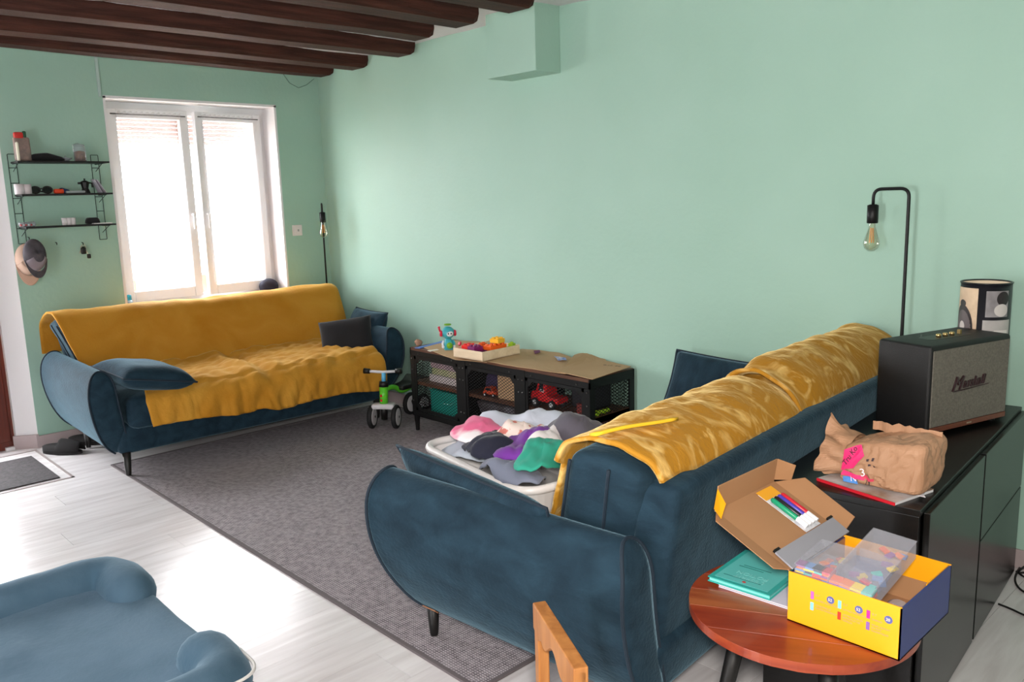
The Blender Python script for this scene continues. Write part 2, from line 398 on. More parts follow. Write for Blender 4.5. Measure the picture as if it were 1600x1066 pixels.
s2, hh = sash(a1-.045, wid-.03, -1, math.radians(4), 'right casement, slightly open')
def curtain(name, lab, parent_sash, sgn):
    ln = hh-.1
    def f(u, v):
        y = .062+(wid-.125)*u; z = hh-.02-ln*v; gather = max(0, 1-v*7)
        x = .045+.008*math.sin(u*70)*(.4+gather)+.006*nz(u*14, v*3, 2)+.004*math.sin(u*23+1)*(1-gather)
        return (x, sgn*y, z+.004*math.sin(u*70)*gather)
    o = obj(name, grid(f, 120, 26), M_net, smooth=True)
    o.location = parent_sash.location; o.rotation_euler = parent_sash.rotation_euler
    tag(o, lab, 'curtain', 'sheer net curtains on the window')
curtain('net_curtain', 'sheer white net curtain on the left casement', s1, 1)
curtain('net_curtain', 'sheer white net curtain on the right, slightly open casement', s2, -1)
# outside: half raised slatted shutter, low ochre wall, ground
sh = empty('window_shutter', (-.33, a0, 0)); tag(sh, 'brown rolled shutter lowered a little over the top of the window', 'shutter')
for i in range(9): obj('slat', box(-.012, 0, 0, a1-a0, 1.90+.029*i, 1.926+.029*i), mat('shutter_brown', (196, 168, 162), .6), sh, bevel=.002)
obj('guide_post', box(.03, .07, (a1-a0)/2-.02, (a1-a0)/2+.03, 1.9, 2.16), mat('shutter_post', (120, 70, 44), .6), sh)
gw = struct(obj('wall_outside', box(-3.4, -3.2, -6, 4, -.2, .72), mat('ochre_stone', (150, 104, 66), .9, col2=(128, 84, 52), scale=6))); gw['label'] = 'low ochre wall outside the window'
struct(obj('ground_outside', box(-12, -.31, -9, 7, -.3, -.2), mat('pale_gravel', (190, 184, 176), .95)))
# frame of the unseen opening added behind the photographer for fill light
def ring(x0, x1, y0, y1, z0, z1, t, ax):
    if ax == 'y': return join(box(x0, x0+t, y0, y1, z0, z1), box(x1-t, x1, y0, y1, z0, z1), box((x0+x1-t)/2, (x0+x1+t)/2, y0, y1, z0, z1), box(x0, x1, y0, y1, z1-t, z1))
for nm, vf in (('added_window', ring(3.4, 4.2, -5.55, -5.45, 0, 2.1, .06, 'y')),):
    e = struct(empty(nm)); obj('window_frame', vf, M_frame, e)
# ------------------------------------------------------------------ sofas
SEC = [(.855, .125), (.90, .165), (.936, .225), (.966, .30), (.985, .38), (.994, .46), (.988, .53), (.968, .585), (.935, .613), (.90, .612), (.872, .59), (.858, .54), (.85, .47), (.84, .38), (.82, .28), (.80, .19), (.79, .145), (.785, .125)]
def arm_geo(s):
    def yf(z): return -.5+(.13*((.43-z)/.3)**2 if z < .43 else 0)+(.05*((z-.52)/.11)**2 if z > .52 else 0)
    def yb(z): return .5-(.05*((z-.52)/.11)**2 if z > .52 else 0)
    n = len(SEC); ny = 14; V, F = [], []
    ts = [0, .012, .03]+[.03+.94*i/(ny-4) for i in range(1, ny-4)]+[.97, .988, 1]
    ins = {0: .88, 1: .97, len(ts)-1: .88, len(ts)-2: .97}
    cx = sum(p[0] for p in SEC)/n; cz = sum(p[1] for p in SEC)/n
    for i, t in enumerate(ts):
        k = ins.get(i, 1.0)
        for (lx, z) in SEC:
            X = cx+(lx-cx)*(1-(1-k)*.35); Z = cz+(z-cz)*(1-(1-k)*.12)
            y = yf(z)+(yb(z)-yf(z))*t
            b = .004*nz(lx*8, y*5, z*8)
            V.append((s*(X+b), y, Z))
    for i in range(len(ts)-1):
        for k in range(n):
            k2 = (k+1) % n; F.append((i*n+k, i*n+k2, (i+1)*n+k2, (i+1)*n+k))
    for b in (0, (len(ts)-1)*n):                      # caps as strips across the section
        for k in range(n//2-1): F.append((b+k, b+k+1, b+n-2-k, b+n-1-k))
    pf = [(s*(cx+(lx-cx)*.985), yf(z)+.006, cz+(z-cz)*.995) for lx, z in SEC]; pb = [(s*(cx+(lx-cx)*.985), yb(z)-.006, cz+(z-cz)*.995) for lx, z in SEC]
    return (V, F), pf, pb
def chaikin(P, it=2):
    for _ in range(it):
        Q = [P[0]]
        for a, b in zip(P, P[1:]): Q += [tuple(.75*x+.25*y for x, y in zip(a, b)), tuple(.25*x+.75*y for x, y in zip(a, b))]
        P = Q+[P[-1]]
    return P
def make_sofa():
    root = empty('sofa')
    for s in (-1, 1):
        vf, pf, pb = arm_geo(s)
        a = obj('armrest', vf, M_velvet, root, smooth=True); md = a.modifiers.new('sub', 'SUBSURF'); md.levels = 1; md.render_levels = 1
        for p in (pf, pb): obj('piping', tube(chaikin(p), .0055, 6), M_pipe, a, smooth=True)
        if s == 1: obj('leather_tag', xf(box(-.03, .03, -.0015, .0015, -.009, .009), Matrix.Translation((.8835, -.33, .1465)) @ Matrix.Rotation(math.radians(90), 4, 'Z') @ Matrix.Rotation(math.radians(48), 4, 'X')), mat('tan_leather', (150, 104, 74), .6), a)
    def bf(x, y, z): return (x, y+.02+(.03*((z+.09)/.18) if y > 0 else -.02*(z/.09)), z+.21+.004*nz(x*3, y*3, 1))
    obj('base', rbox(1.70, .92, .18, .035, (12, 6, 2), bf), M_velvet, root, smooth=True)
    for s in (-1, 1):
        def sf(x, y, z, s=s): return (s*(.405)+x, y-.09, .355+z*(1+.10*(1-(x/.41)**2)*(1-(y/.43)**2))+.004*nz(x*6+s, y*6, z*6))
        c = obj('seat_cushion', rbox(.805, .84, .18, .06, (8, 8, 2), sf), M_velvet, root, smooth=True)
    def pf_(x, y, z):
        t = (z+.33)/.66; hw = .78+.10*t; ry = .455+.125*max(0, t)**1.1
        return (x/.88*hw, ry-.06+y, z*.96+.435+.01*(1-(x/.88)**2)*t)
    obj('back_panel', rbox(1.76, .125, .66, .032, (14, 2, 8), pf_), M_velvet, root, smooth=True)
    for s in (-1, 1):
        def cf(x, y, z, s=s):
            t = (z+.235)/.47; xx = (x+.465)*(.86+.14*t); th = 1+.25*(1-(x/.465)**4)*(1-((z)/.235)**2)*.3
            return (s*xx, .255+.14*t+y*th*(1-.2*t), z*.9+.612+.006*nz(x*7+s, y*5, z*7)-(.26*max(0, y)+.01)*max(0, t-.6)/.4)
        c = obj('back_cushion', rbox(.93, .28, .47, .045, (9, 4, 8), cf), M_velvet, root, smooth=True)
        for yy in (.03, -.12):
            P = []
            for i in range(13):
                z = -.2+.4*i/12; q = cf(.465, yy, z); P.append((q[0]+s*.002, q[1], q[2]))
            obj('piping', tube(P, .005, 6), M_pipe, c, smooth=True)
    for sx in (-1, 1):
        for y in (-.40, .36):
            obj('leg', move(lathe([(.013, 0), (.015, .01), (.024, .135)], 12), (sx*.81, y, 0)), M_blackleg, root, smooth=True)
    return root
S1 = (Vector((.66, -1.165, .0075)), math.radians(88.3)); S2 = (Vector((3.95, -1.04, .0075)), math.radians(-90+4.5))
sofa1 = make_sofa(); sofa1.location = S1[0]; sofa1.rotation_euler = (0, 0, S1[1])
tag(sofa1, 'dark blue velvet sofa below the window, mustard throws on back and seat', 'sofa', 'pair of blue velvet sofas')
sofa2 = copy_tree(sofa1); sofa2.location = S2[0]; sofa2.rotation_euler = (0, 0, S2[1])
tag(sofa2, 'dark blue velvet sofa seen from behind, in front of the black sideboard', 'sofa', 'pair of blue velvet sofas')
def at(o, S): o.location = S[0]; o.rotation_euler = (0, 0, S[1]); return o
def poly(P, t):
    """point on a polyline by length fraction"""
    L = [0]
    for a, b in zip(P, P[1:]): L.append(L[-1]+math.hypot(b[0]-a[0], b[1]-a[1]))
    d = t*L[-1]
    for i in range(len(P)-1):
        if d <= L[i+1] or i == len(P)-2:
            k = (d-L[i])/(L[i+1]-L[i]); return (P[i][0]+(P[i+1][0]-P[i][0])*k, P[i][1]+(P[i+1][1]-P[i][1])*k)
def smoothpath(P, it=3):
    for _ in range(it):
        Q = [P[0]]
        for a, b in zip(P, P[1:]): Q += [(a[0]*.75+b[0]*.25, a[1]*.75+b[1]*.25), (a[0]*.25+b[0]*.75, a[1]*.25+b[1]*.75)]
        Q.append(P[-1]); P = Q
    return P
# throws ---------------------------------------------------------------
PB = smoothpath([(.618, .58), (.622, .71), (.60, .765), (.54, .80), (.47, .835), (.39, .858), (.31, .852), (.265, .83), (.243, .79), (.205, .70), (.155, .58), (.105, .487)])
def throw_back1(u, v):
    sl = -.945+2.04*u; y, z = poly(PB, v)
    lx = sl; dz = 0
    if sl > .945: lx = .945+.02*(sl-.945)/.15; dz = -(sl-.945)*1.2
    hw = .86+.14*max(0, min(1, (z-.42)/.46)); lx *= (hw if sl <= .945 and v > .5 else 1)
    w = .010*nz(lx*3, v*4, 1)+.006*nz(lx*9, v*9, 5)+.008*nz(lx*1.5, v*2, 9)
    if .15 < v < .5: w += .012*nz(lx*5, 0, 3)
    return (lx, y-w*.5, z+w+dz-(.012*(1-abs(lx)/.2) if abs(lx) < .2 else 0))
o = obj('throw_blanket', grid(throw_back1, 110, 60), M_throw, smooth=True, solid=.012); at(o, S1)
tag(o, 'mustard plush throw draped over the backrest below the window', 'blanket', 'mustard plush throws on the sofas')
PS = smoothpath([(.115, .495), (.05, .468), (-.10, .474), (-.35, .474), (-.47, .462), (-.528, .425), (-.54, .37), (-.535, .31), (-.532, .27)])
def throw_seat1(u, v):
    l0 = -.54-.22*v; l1 = .775+.03*v
    if v > .82: l0 += .06*(v-.82)/.18
    lx = l0+(l1-l0)*u; y, z = poly(PS, v)
    hem = .012*math.sin(u*9+.6)+.012*nz(u*7, 1, 3)-.05*u+.005
    front = max(0, (v-.72)/.28)
    w = .014*nz(lx*4, v*3, 2)+.020*abs(nz(lx*7+v*5, v*7, 4))+.010*nz(lx*17+v*9, v*14, 8)
    fold = (.034*abs(nz(lx*8+1.6*v, 2.2*v, 11))+.018*abs(nz(lx*19-2*v, 3*v, 17)))*front
    mid = -.022*math.exp(-((lx-.0)/.05)**2)*(1-front)+.02*math.exp(-((lx+.07)/.06)**2)
    return (lx, y-w*.6*front-fold*1.2, z+w*(1-front)+mid+hem*front*front+(.012 if front == 0 else 0))
o = obj('throw_blanket', grid(throw_seat1, 150, 70), M_throw, smooth=True, solid=.012); at(o, S1)
tag(o, 'crumpled mustard plush throw covering the seat of the sofa by the window', 'blanket', 'mustard plush throws on the sofas')
PB2 = smoothpath([(.515, .752), (.51, .775), (.49, .805), (.45, .83), (.39, .85), (.31, .848), (.272, .828), (.25, .79), (.21, .70), (.165, .59), (.12, .49), (.07, .47)])
def throw_back2(u, v, a, b, seed, lift, nearcut):
    lx = a+(b-a)*u; y, z = poly(PB2, v)
    if nearcut and v < .35: lx = a+(b-.05*(1-v/.35)-a)*u
    hw = .86+.14*max(0, min(1, (z-.42)/.46)); lx *= hw if v > .5 else 1
    w = .012*nz(lx*3+seed, v*4, 1)+.010*abs(nz(lx*8+seed, v*7, 5))+.006*nz(lx*16, v*14, seed)
    dip = -.03*math.exp(-(lx/.07)**2)
    return (lx, y-.3*w+(.02*(1-v/.2) if v < .2 else 0)+lift*.3*(.3-abs(v-.3)), z+w+dip*(v < .62)+lift*math.sin(min(1, v*1.9)*math.pi))
o = obj('throw_blanket', grid(lambda u, v: throw_back2(u, v, -.06, .925, 3, .0, True), 80, 60), M_throw2, smooth=True, solid=.012); at(o, S2)
tag(o, 'mustard plush throw over the near half of the backrest facing the photographer', 'blanket', 'mustard plush throws on the sofas')
Mi = (Matrix.Translation(S2[0]) @ Matrix.Rotation(S2[1], 4, 'Z')).inverted(); h0 = Mi @ pz(932, 684, .866); h1 = Mi @ pz(1060, 657, .866)
hemp = grid(lambda u, v: (h0.x+(h1.x-h0.x)*u, h0.y+(h1.y-h0.y)*u-.022*v, .866+.003*math.sin(u*5)-.004*v), 12, 2)
e = obj('hem', hemp, M_hem, o, smooth=True, solid=.008)
o = obj('throw_blanket', grid(lambda u, v: throw_back2(u, v, -.955, .05, 8, .04, False), 80, 60), M_throw2, smooth=True, solid=.012); at(o, S2)
tag(o, 'mustard plush throw over the far half of the backrest, beside the loudspeaker', 'blanket', 'mustard plush throws on the sofas')
# cushions -------------------------------------------------------------
def cushion(lab, w, h, t, M, m=None, seed=0, pip=True, cat='cushion', pinch=.05, group=None):
    o = obj('cushion', pillow(w, h, t, 20, pinch, seed), m or M_velvet, smooth=True); o.matrix_world = M
    if pip: obj('piping', tube(rim_path(w, h, 20, pinch), .005, 6, closed=True), M_pipe, o, smooth=True)
    tag(o, lab, cat, group); return o
def frame(c, xdir, ydir):
    x = Vector(xdir).normalized(); y = Vector(ydir); y = (y-x*y.dot(x)).normalized(); z = x.cross(y)
    return Matrix(((x.x, y.x, z.x, c[0]), (x.y, y.y, z.y, c[1]), (x.z, y.z, z.z, c[2]), (0, 0, 0, 1)))
cushion('small blue velvet cushion lying against the left armrest of the sofa by the window', .46, .40, .15, frame((.98, -1.83, .545), (1, .05, -.03), (0, -1, .22)), seed=1)
cushion('plain black square cushion at the right end of the sofa by the window', .36, .31, .12, frame((.88, -.44, .54), (.55, .8, .10), (-.5, .2, .8)), M_blackcloth, 2, False)
cushion('square blue velvet cushion leaning on the right armrest behind the black cushion', .46, .36, .14, frame((.78, -.235, .535), (1, -.1, .0), (-.05, .38, .9)), seed=3)
cushion('long flat blue velvet cushion standing against the near armrest, beside the laundry basket', .76, .25, .10, frame((3.865, -1.878, .535), (1, -.08, -.01), (0, -.40, .92)), seed=4)
cushion('blue velvet cushion leaning against the far armrest near the long wall', .70, .36, .12, frame((3.72, -.215, .535), (1, .03, -.03), (.25, .45, .88)), seed=5)
# ------------------------------------------------------------------ rug, mat
def rug_mat():
    m = bpy.data.materials.new('grey_woven_rug'); m.use_nodes = True; nt = m.node_tree; N = nt.nodes; L = nt.links; b = N['Principled BSDF']
    tc = N.new('ShaderNodeTexCoord'); mp = N.new('ShaderNodeMapping'); L.new(tc.outputs['Object'], mp.inputs[0])
    wv = N.new('ShaderNodeTexWave'); wv.inputs['Scale'].default_value = 26; wv.bands_direction = 'X'; wv.inputs['Distortion'].default_value = 1.2; wv.inputs['Detail'].default_value = 1; wv.inputs['Detail Scale'].default_value = 6
    wv2 = N.new('ShaderNodeTexWave'); wv2.inputs['Scale'].default_value = 34; wv2.bands_direction = 'Y'; wv2.inputs['Distortion'].default_value = 1.0
    n = N.new('ShaderNodeTexNoise'); n.inputs['Scale'].default_value = 45
    for t in (wv, wv2, n): L.new(mp.outputs[0], t.inputs['Vector'])
    a = N.new('ShaderNodeMath'); a.operation = 'MULTIPLY'; L.new(wv.outputs['Fac'], a.inputs[0]); L.new(wv2.outputs['Fac'], a.inputs[1])
    a2 = N.new('ShaderNodeMath'); a2.operation = 'ADD'; L.new(a.outputs[0], a2.inputs[0]); L.new(n.outputs['Fac'], a2.inputs[1])
    r = N.new('ShaderNodeValToRGB'); r.color_ramp.elements[0].position = .35; r.color_ramp.elements[1].position = 1.1
    r.color_ramp.elements[0].color = lin((104, 97, 102)); r.color_ramp.elements[1].color = lin((172, 164, 168)); L.new(a2.outputs[0], r.inputs[0]); L.new(r.outputs[0], b.inputs['Base Color'])
    bp = N.new('ShaderNodeBump'); bp.inputs['Strength'].default_value = .6; bp.inputs['Distance'].default_value = .003; L.new(a2.outputs[0], bp.inputs['Height']); L.new(bp.outputs[0], b.inputs['Normal'])
    b.inputs['Roughness'].default_value = .95; b.inputs['Specular IOR Level'].default_value = .15
    return m
M_rug = rug_mat()
rug = obj('rug', box(-1.595, 1.595, -.94, .94, 0, .006), M_rug, loc=(2.36, -1.04, .0005)); tag(rug, 'dark grey flat-woven rug between the two blue sofas', 'rug')
M_bind = mat('rug_binding', (98, 90, 92), .9)
for nm, vf in (('binding', box(-1.6, 1.6, -.952, -.936, 0, .008)), ('binding', box(-1.6, 1.6, .936, .952, 0, .008)), ('binding', box(-1.607, -1.591, -.952, .952, 0, .008)), ('binding', box(1.591, 1.607, -.952, .952, 0, .008))):
    obj(nm, vf, M_bind, rug, bevel=.002)
dm = obj('door_mat', box(.19, .765, -3.1, -2.262, .001, .008), mat('coir_grey', (74, 70, 72), .95, col2=(58, 55, 57), scale=60, bump=.5, bscale=200), bevel=.003); tag(dm, 'dark grey door mat in front of the brown door', 'door mat')
tf = empty('mat_frame', (.47, -2.7, 0)); tag(tf, 'thin metal frame set in the floor around the door mat', 'frame')
M_strip = mat('threshold_metal', (150, 140, 138), .45)
for vf in (box(-.42, -.405, -.45, .5, 0, .003), box(.325, .34, -.45, .5, 0, .003), box(-.42, .34, .485, .5, 0, .003)): obj('strip', vf, M_strip, tf)

# ------------------------------------------------------------------ shoes by the wall
M_shoe = mat('black_felt', (20, 18, 19), .9)
def shoe(c, ang, lab):
    e = empty('slipper', (c[0], c[1], 0), ang); tag(e, lab, 'shoe', 'pair of black slippers')
    sole = [(.13*math.cos(t)*(1.0), (.048 if math.cos(t) > -.2 else .04)*math.sin(t)) for t in [2*math.pi*i/24 for i in range(24)]]
    obj('sole', prism(sole, .0, .018), mat('rubber_sole', (34, 31, 32), .8), e)
    def f(u, v):
        a = math.pi*(v); x = -.13+.262*u; wd = .05*(max(0, 1-((x-.02)/.145)**2)**.5); h = .016+(.058 if x > 0 else .042)*max(0, 1-((x-.01)/.15)**4)**.5*(1-.25*max(0, x/.13))
        return (x, wd*math.cos(a)*1.02, .016+(h-.0)*math.sin(a)*(1 if x > -.01 else .55+.45*abs(math.cos(a))))
    obj('upper', grid(f, 22, 14), M_shoe, e, smooth=True, solid=.006)
p1 = pz(105, 708); p2 = pz(130, 700)
shoe((p1.x-.02, p1.y-.02), math.radians(38), 'black slipper nearer the door beside the blue sofa')
shoe((p2.x-.07, p2.y+.06), math.radians(46), 'black slipper nearer the blue sofa, beside its twin')

# ------------------------------------------------------------------ metal media bench
BX = 1.5186; bn = empty('media_bench', (BX+.75, -.207, .0075)); tag(bn, 'black metal media bench with mesh doors against the long wall', 'bench')
def dmesh(w, h, pitch=.015, wire=.0034, ang=32):
    """expanded metal in the local xz plane, centred"""
    V, F = [], []; c, s = math.cos(math.radians(ang)), math.sin(math.radians(ang))
    for sg in (1, -1):
        d = Vector((c, 0, sg*s)); nrm = Vector((-sg*s, 0, c)); R = (w*s+h*c)/2+pitch; k = -R
        while k < R:
            p = nrm*k; lo, hi = -1e9, 1e9
            for ax, hf in ((0, w/2), (2, h/2)):
                if abs(d[ax]) > 1e-6:
                    t1 = (-hf-p[ax])/d[ax]; t2 = (hf-p[ax])/d[ax]; lo = max(lo, min(t1, t2)); hi = min(hi, max(t1, t2))
            if hi-lo > .004:
                a = p+d*lo; b = p+d*hi; o = nrm*wire/2; n = len(V)
                V += [tuple(a+o), tuple(b+o), tuple(b-o), tuple(a-o)]; F.append((n, n+1, n+2, n+3))
            k += pitch
    return V, F
obj('top', box(-.745, .745, -.178, .178, .522, .541), M_bwood, bn, bevel=.002)
obj('top_frame', join(box(-.75, .75, -.18, -.172, .49, .523), box(-.75, .75, .172, .18, .49, .538), box(-.75, -.742, -.18, .18, .49, .538), box(.742, .75, -.18, .18, .49, .538)), M_black, bn)
obj('shelf', box(-.74, .74, -.168, .17, .305, .325), M_bwood, bn)
obj('bottom_shelf', box(-.74, .74, -.168, .17, .105, .12), M_black, bn)
for sx in (-1, 1):
    for sy in (-1, 1):
        obj('leg', join(prism([(sx*.75, sy*.18), (sx*.712, sy*.18), (sx*.712, sy*.175), (sx*.745, sy*.175), (sx*.745, sy*.14), (sx*.75, sy*.14)], .1, .489),
                        xf(lathe([(.012, 0), (.018, .105)], 8), Matrix.Translation((sx*.73, sy*.163, 0)))), M_black, bn)
for xx in (-.25, .25):
    obj('post', box(xx-.035, xx+.035, -.182, -.172, .1, .525), M_black, bn)
    obj('divider', box(xx-.004, xx+.004, -.17, .17, .12, .522), M_black, bn)
obj('front_rail', join(box(-.745, .745, -.181, -.174, .1, .135)), M_black, bn)
bays = ((-.712, -.285), (-.215, .215), (.285, .712))
for i, (a, b) in enumerate(bays):
    fr = join(box(a, a+.018, -.179, -.173, .138, .488), box(b-.018, b, -.179, -.173, .138, .488), box(a, b, -.179, -.173, .138, .156), box(a, b, -.179, -.173, .470, .488))
    g = []
    for (xc, sx) in ((a+.018, 1), (b-.018, -1)):
        for (zc, sz) in ((.470, -1), (.156, 1)):
            P = [(xc, zc), (xc+sx*.035, zc), (xc, zc+sz*.035)]
            g.append(([(p[0], y, p[1]) for y in (-.178, -.174) for p in P], [(0, 1, 2), (3, 5, 4), (0, 3, 4, 1), (1, 4, 5, 2), (2, 5, 3, 0)]))
    d = obj('door', join(fr, *g), M_black, bn); d['label'] = 'mesh door'
    mp = obj('wire_mesh', move(dmesh(b-a-.03, .32), ((a+b)/2, -.176, .313)), M_black, d); mp['kind'] = 'stuff'
    for (rx, rz) in ((a-.02, .47), (a-.02, .40), (a-.02, .2), (b+.02, .47), (b+.02, .40), (b+.02, .2), (a+.05, .505), (b-.05, .505)):
        obj('rivet', move(lathe([(.005, 0), (.004, .003), (.0015, .0045)], 8), (rx, -.1815, rz), rx=math.radians(90)), mat('steel_rivet', (90, 88, 86), .35, metal=.8), bn)
for sx in (-1, 1):
    for zc, h in ((.413, .155), (.212, .16)):
        mp = obj('side_mesh', move(dmesh(.29, h), (sx*.746, 0, zc), rz=math.radians(90)), M_black, bn); mp['kind'] = 'stuff'
    obj('side_rail', join(box(sx*.75-.004*(sx > 0)*1, sx*.746, -.18, .18, .30, .33), box(sx*.748, sx*.744, -.18, .18, .1, .135)), M_black, bn)
mp = obj('back_mesh', move(dmesh(1.46, .38, .016), (0, .176, .315)), M_black, bn); mp['kind'] = 'stuff'
def bw(x, y, z): return (BX+.75+x, -.207+y, z+.009)
def simple(name, lab, cat, vf, m, loc=(0, 0, 0), rz=0, bevel=.003, group=None, smooth=False):
    o = obj(name, vf, m, loc=loc, rot=(0, 0, rz), bevel=bevel, smooth=smooth); tag(o, lab, cat, group); return o
# things stored in the bench
def storage_box(lab, loc, s, m, rz=0):
    e = empty('storage_box', loc, rz); tag(e, lab, 'box')
    t = .006; x, y, z = s
    obj('body', join(box(-x/2, x/2, -y/2, y/2, 0, t), box(-x/2, x/2, -y/2, -y/2+t, 0, z), box(-x/2, x/2, y/2-t, y/2, 0, z), box(-x/2, -x/2+t, -y/2, y/2, 0, z), box(x/2-t, x/2, -y/2, y/2, 0, z)), m, e, bevel=.002)
    obj('rim', join(box(-x/2-.004, x/2+.004, -y/2-.004, -y/2, z-.014, z), box(-x/2-.004, x/2+.004, y/2, y/2+.004, z-.014, z)), m, e)
    obj('handle', tube(arc_path([(-.05, -y/2-.003, z*.62), (-.04, -y/2-.012, z*.52), (.04, -y/2-.012, z*.52), (.05, -y/2-.003, z*.62)], .02), .005, 6), m, e)
    return e
storage_box('teal plastic storage box behind the lower mesh of the left bay', bw(-.47, .02, .121), (.36, .26, .15), mat('teal_plastic', (32, 150, 136), .4))
simple('game_box', 'flat white and red game box lying on the upper shelf, left bay', 'game box', join(box(-.17, .17, -.12, .12, 0, .045)), mat('game_white', (214, 204, 204), .5, col2=(190, 80, 80), scale=9, mixlo=.6, mixhi=.7), bw(-.47, .0, .325))
simple('game_box', 'pale green picture book box stacked on the game box, left bay', 'game box', join(box(-.16, .16, -.11, .11, 0, .04)), mat('game_green', (176, 190, 130), .5, col2=(206, 196, 170), scale=7), bw(-.46, .0, .3725), .04)
simple('game_box', 'large pale pink box on top of the pile in the left bay', 'game box', join(box(-.165, .165, -.12, .12, 0, .07)), mat('game_pink', (200, 170, 178), .5, col2=(170, 150, 160), scale=8), bw(-.46, .0, .4155), -.02)
simple('cardboard_box_side', 'beige flattened cardboard standing behind the mesh of the middle bay', 'cardboard', box(0, .175, 0, .006, 0, .15), M_card, bw(.03, -.15, .3255), .0)
simple('toy_bag', 'dark purple fabric pouch on the upper shelf of the middle bay', 'bag', rbox(.13, .12, .11, .04, (4, 4, 3), lambda x, y, z: (x*(1-.3*z/.055), y, z+.055+.006*nz(x*20, y*20, z*20))), mat('purple_cloth', (72, 58, 96), .9), bw(-.13, .0, .325), 0, 0, None, True)
M_tyre = mat('toy_rubber', (22, 22, 24), .8); M_rim = mat('toy_rim', (190, 190, 194), .4)
def toy_car(name, lab, loc, rz, L, Hh, Wd, m, truck=False):
    e = empty(name, loc, rz); tag(e, lab, 'toy car'); r = Hh*.17
    if truck: P = [(-.5, .22), (.5, .22), (.5, .42), (.46, .55), (.30, .60), (.22, .95), (.16, 1.0), (-.08, 1.0), (-.10, .45), (-.5, .42)]
    else: P = [(-.5, .2), (.5, .2), (.5, .45), (.42, .55), (.2, .6), (.08, .95), (-.3, .95), (-.42, .58), (-.5, .5)]
    V, F = prism([(a*L, b*Hh) for a, b in P], -Wd/2, Wd/2)
    obj('body', ([(v[0], v[2], v[1]) for v in V], F), m, e, bevel=.003)
    V, F = prism([(a*L, b*Hh) for a, b in (([(.12, .62), (.20, .62), (.15, .9), (.02, .9), (.02, .62)]) if truck else [(.02, .62), (.16, .62), (.07, .9), (-.25, .9), (-.34, .62)])], -Wd/2-.001, Wd/2+.001)
    obj('side_window', ([(v[0], v[2], v[1]) for v in V], F), mat('toy_dark_glass', (22, 26, 32), .2), e)
    for a in (.32, -.30):
        for s in (-1, 1):
            w_ = obj('wheel', move(lathe([(r*.55, -.009), (r, -.008), (r, .008), (r*.55, .009)], 16), (a*L, s*(Wd/2), r), rx=math.radians(90)), M_tyre, e)
            obj('hub', move(cyl(r*.55, -.010, .010, 12), (a*L, s*(Wd/2), r), rx=math.radians(90)), M_rim, w_)
    return e
tr_ = toy_car('toy_truck', 'red toy truck cab on the upper shelf of the right bay', bw(.385, -.095, .325), math.radians(180), .20, .145, .085, mat('toy_red', (214, 24, 30), .35), True)
text('number', 'CO', mat('white_print', (235, 235, 235), .5), .022, parent=tr_, M=frame((.03, .0435, .085), (-1, 0, 0), (0, 0, 1)))
toy_car('toy_car', 'small orange red toy car on the upper shelf of the middle bay', bw(-.04, -.13, .325), math.radians(10), .10, .055, .05, mat('toy_orange', (200, 70, 34), .4))
simple('toy_crate', 'dark brown toy crate behind the red truck, right bay', 'crate', join(box(-.08, .08, -.07, .07, 0, .01), box(-.08, .08, -.07, -.06, 0, .14), box(-.08, .08, .06, .07, 0, .14), box(-.08, -.07, -.07, .07, 0, .14), box(.07, .08, -.07, .07, 0, .14)), mat('crate_dark', (46, 44, 52), .7), bw(.55, .06, .325))
sn = obj('toy_snake', tube([(-.07+.014*i, .018*math.sin(i*1.9), .012+.004*math.cos(i*1.3)) for i in range(11)], .009, 8), mat('toy_lime', (160, 200, 40), .5), smooth=True); sn.location = bw(.705, -.05, .325); sn.rotation_euler = (0, 0, math.radians(95)); tag(sn, 'lime green jointed toy at the right end of the upper shelf', 'toy')
simple('toy_block', 'dark red wooden block beside the lime green toy', 'toy block', box(-.02, .02, -.035, .035, 0, .07), mat('block_maroon', (120, 40, 34), .5), bw(.66, -.125, .325))
simple('toy_bin', 'grey plastic toy bin on the lower shelf of the middle bay', 'bin', rbox(.36, .26, .15, .02, (3, 3, 2), lambda x, y, z: (x*(1+.12*z/.075), y*(1+.12*z/.075), z+.075)), mat('bin_grey', (112, 108, 116), .5, col2=(74, 66, 70), scale=12), bw(0, .02, .1205), 0, 0, None, True)
simple('toy_bin', 'dark red toy bin on the lower shelf of the right bay', 'bin', rbox(.36, .26, .12, .02, (3, 3, 2), lambda x, y, z: (x*(1+.12*z/.06), y*(1+.12*z/.06), z+.06)), mat('bin_red', (112, 32, 36), .5, col2=(150, 130, 130), scale=14), bw(.5, .02, .1205), 0, 0, None, True)

# things on top of the bench
ZT = .549
def sheet(name, lab, pts, z, m, cat='cardboard', curl=None, th=.003, seed=0):
    """irregular flat sheet given by a ring of (x,y); curl(x,y)->extra height"""
    c = (sum(p[0] for p in pts)/len(pts), sum(p[1] for p in pts)/len(pts)); V = []; F = []
    ring = []
    for a, b in zip(pts, pts[1:]+pts[:1]):
        for k in range(4):
            t = k/4; j = .006*nz(a[0]*40+k, a[1]*40, seed) if k else 0
            ring.append((a[0]+(b[0]-a[0])*t+j, a[1]+(b[1]-a[1])*t+j))
    n = len(ring); lv = 4
    for l in range(lv):
        s = (l+1)/lv
        for p in ring:
            x = c[0]+(p[0]-c[0])*s; y = c[1]+(p[1]-c[1])*s; V.append((x, y, z+(curl(x, y) if curl else 0)))
    V.append((c[0], c[1], z+(curl(*c) if curl else 0)))
    for l in range(lv-1):
        for i in range(n): F.append((l*n+i, l*n+(i+1) % n, (l+1)*n+(i+1) % n, (l+1)*n+i))
    for i in range(n): F.append((len(V)-1, (i+1) % n, i))
    o = obj(name, (V, F), m, solid=th); tag(o, lab, cat); return o
def onb(u, v): p = pz(u, v, ZT); return (p.x, p.y)
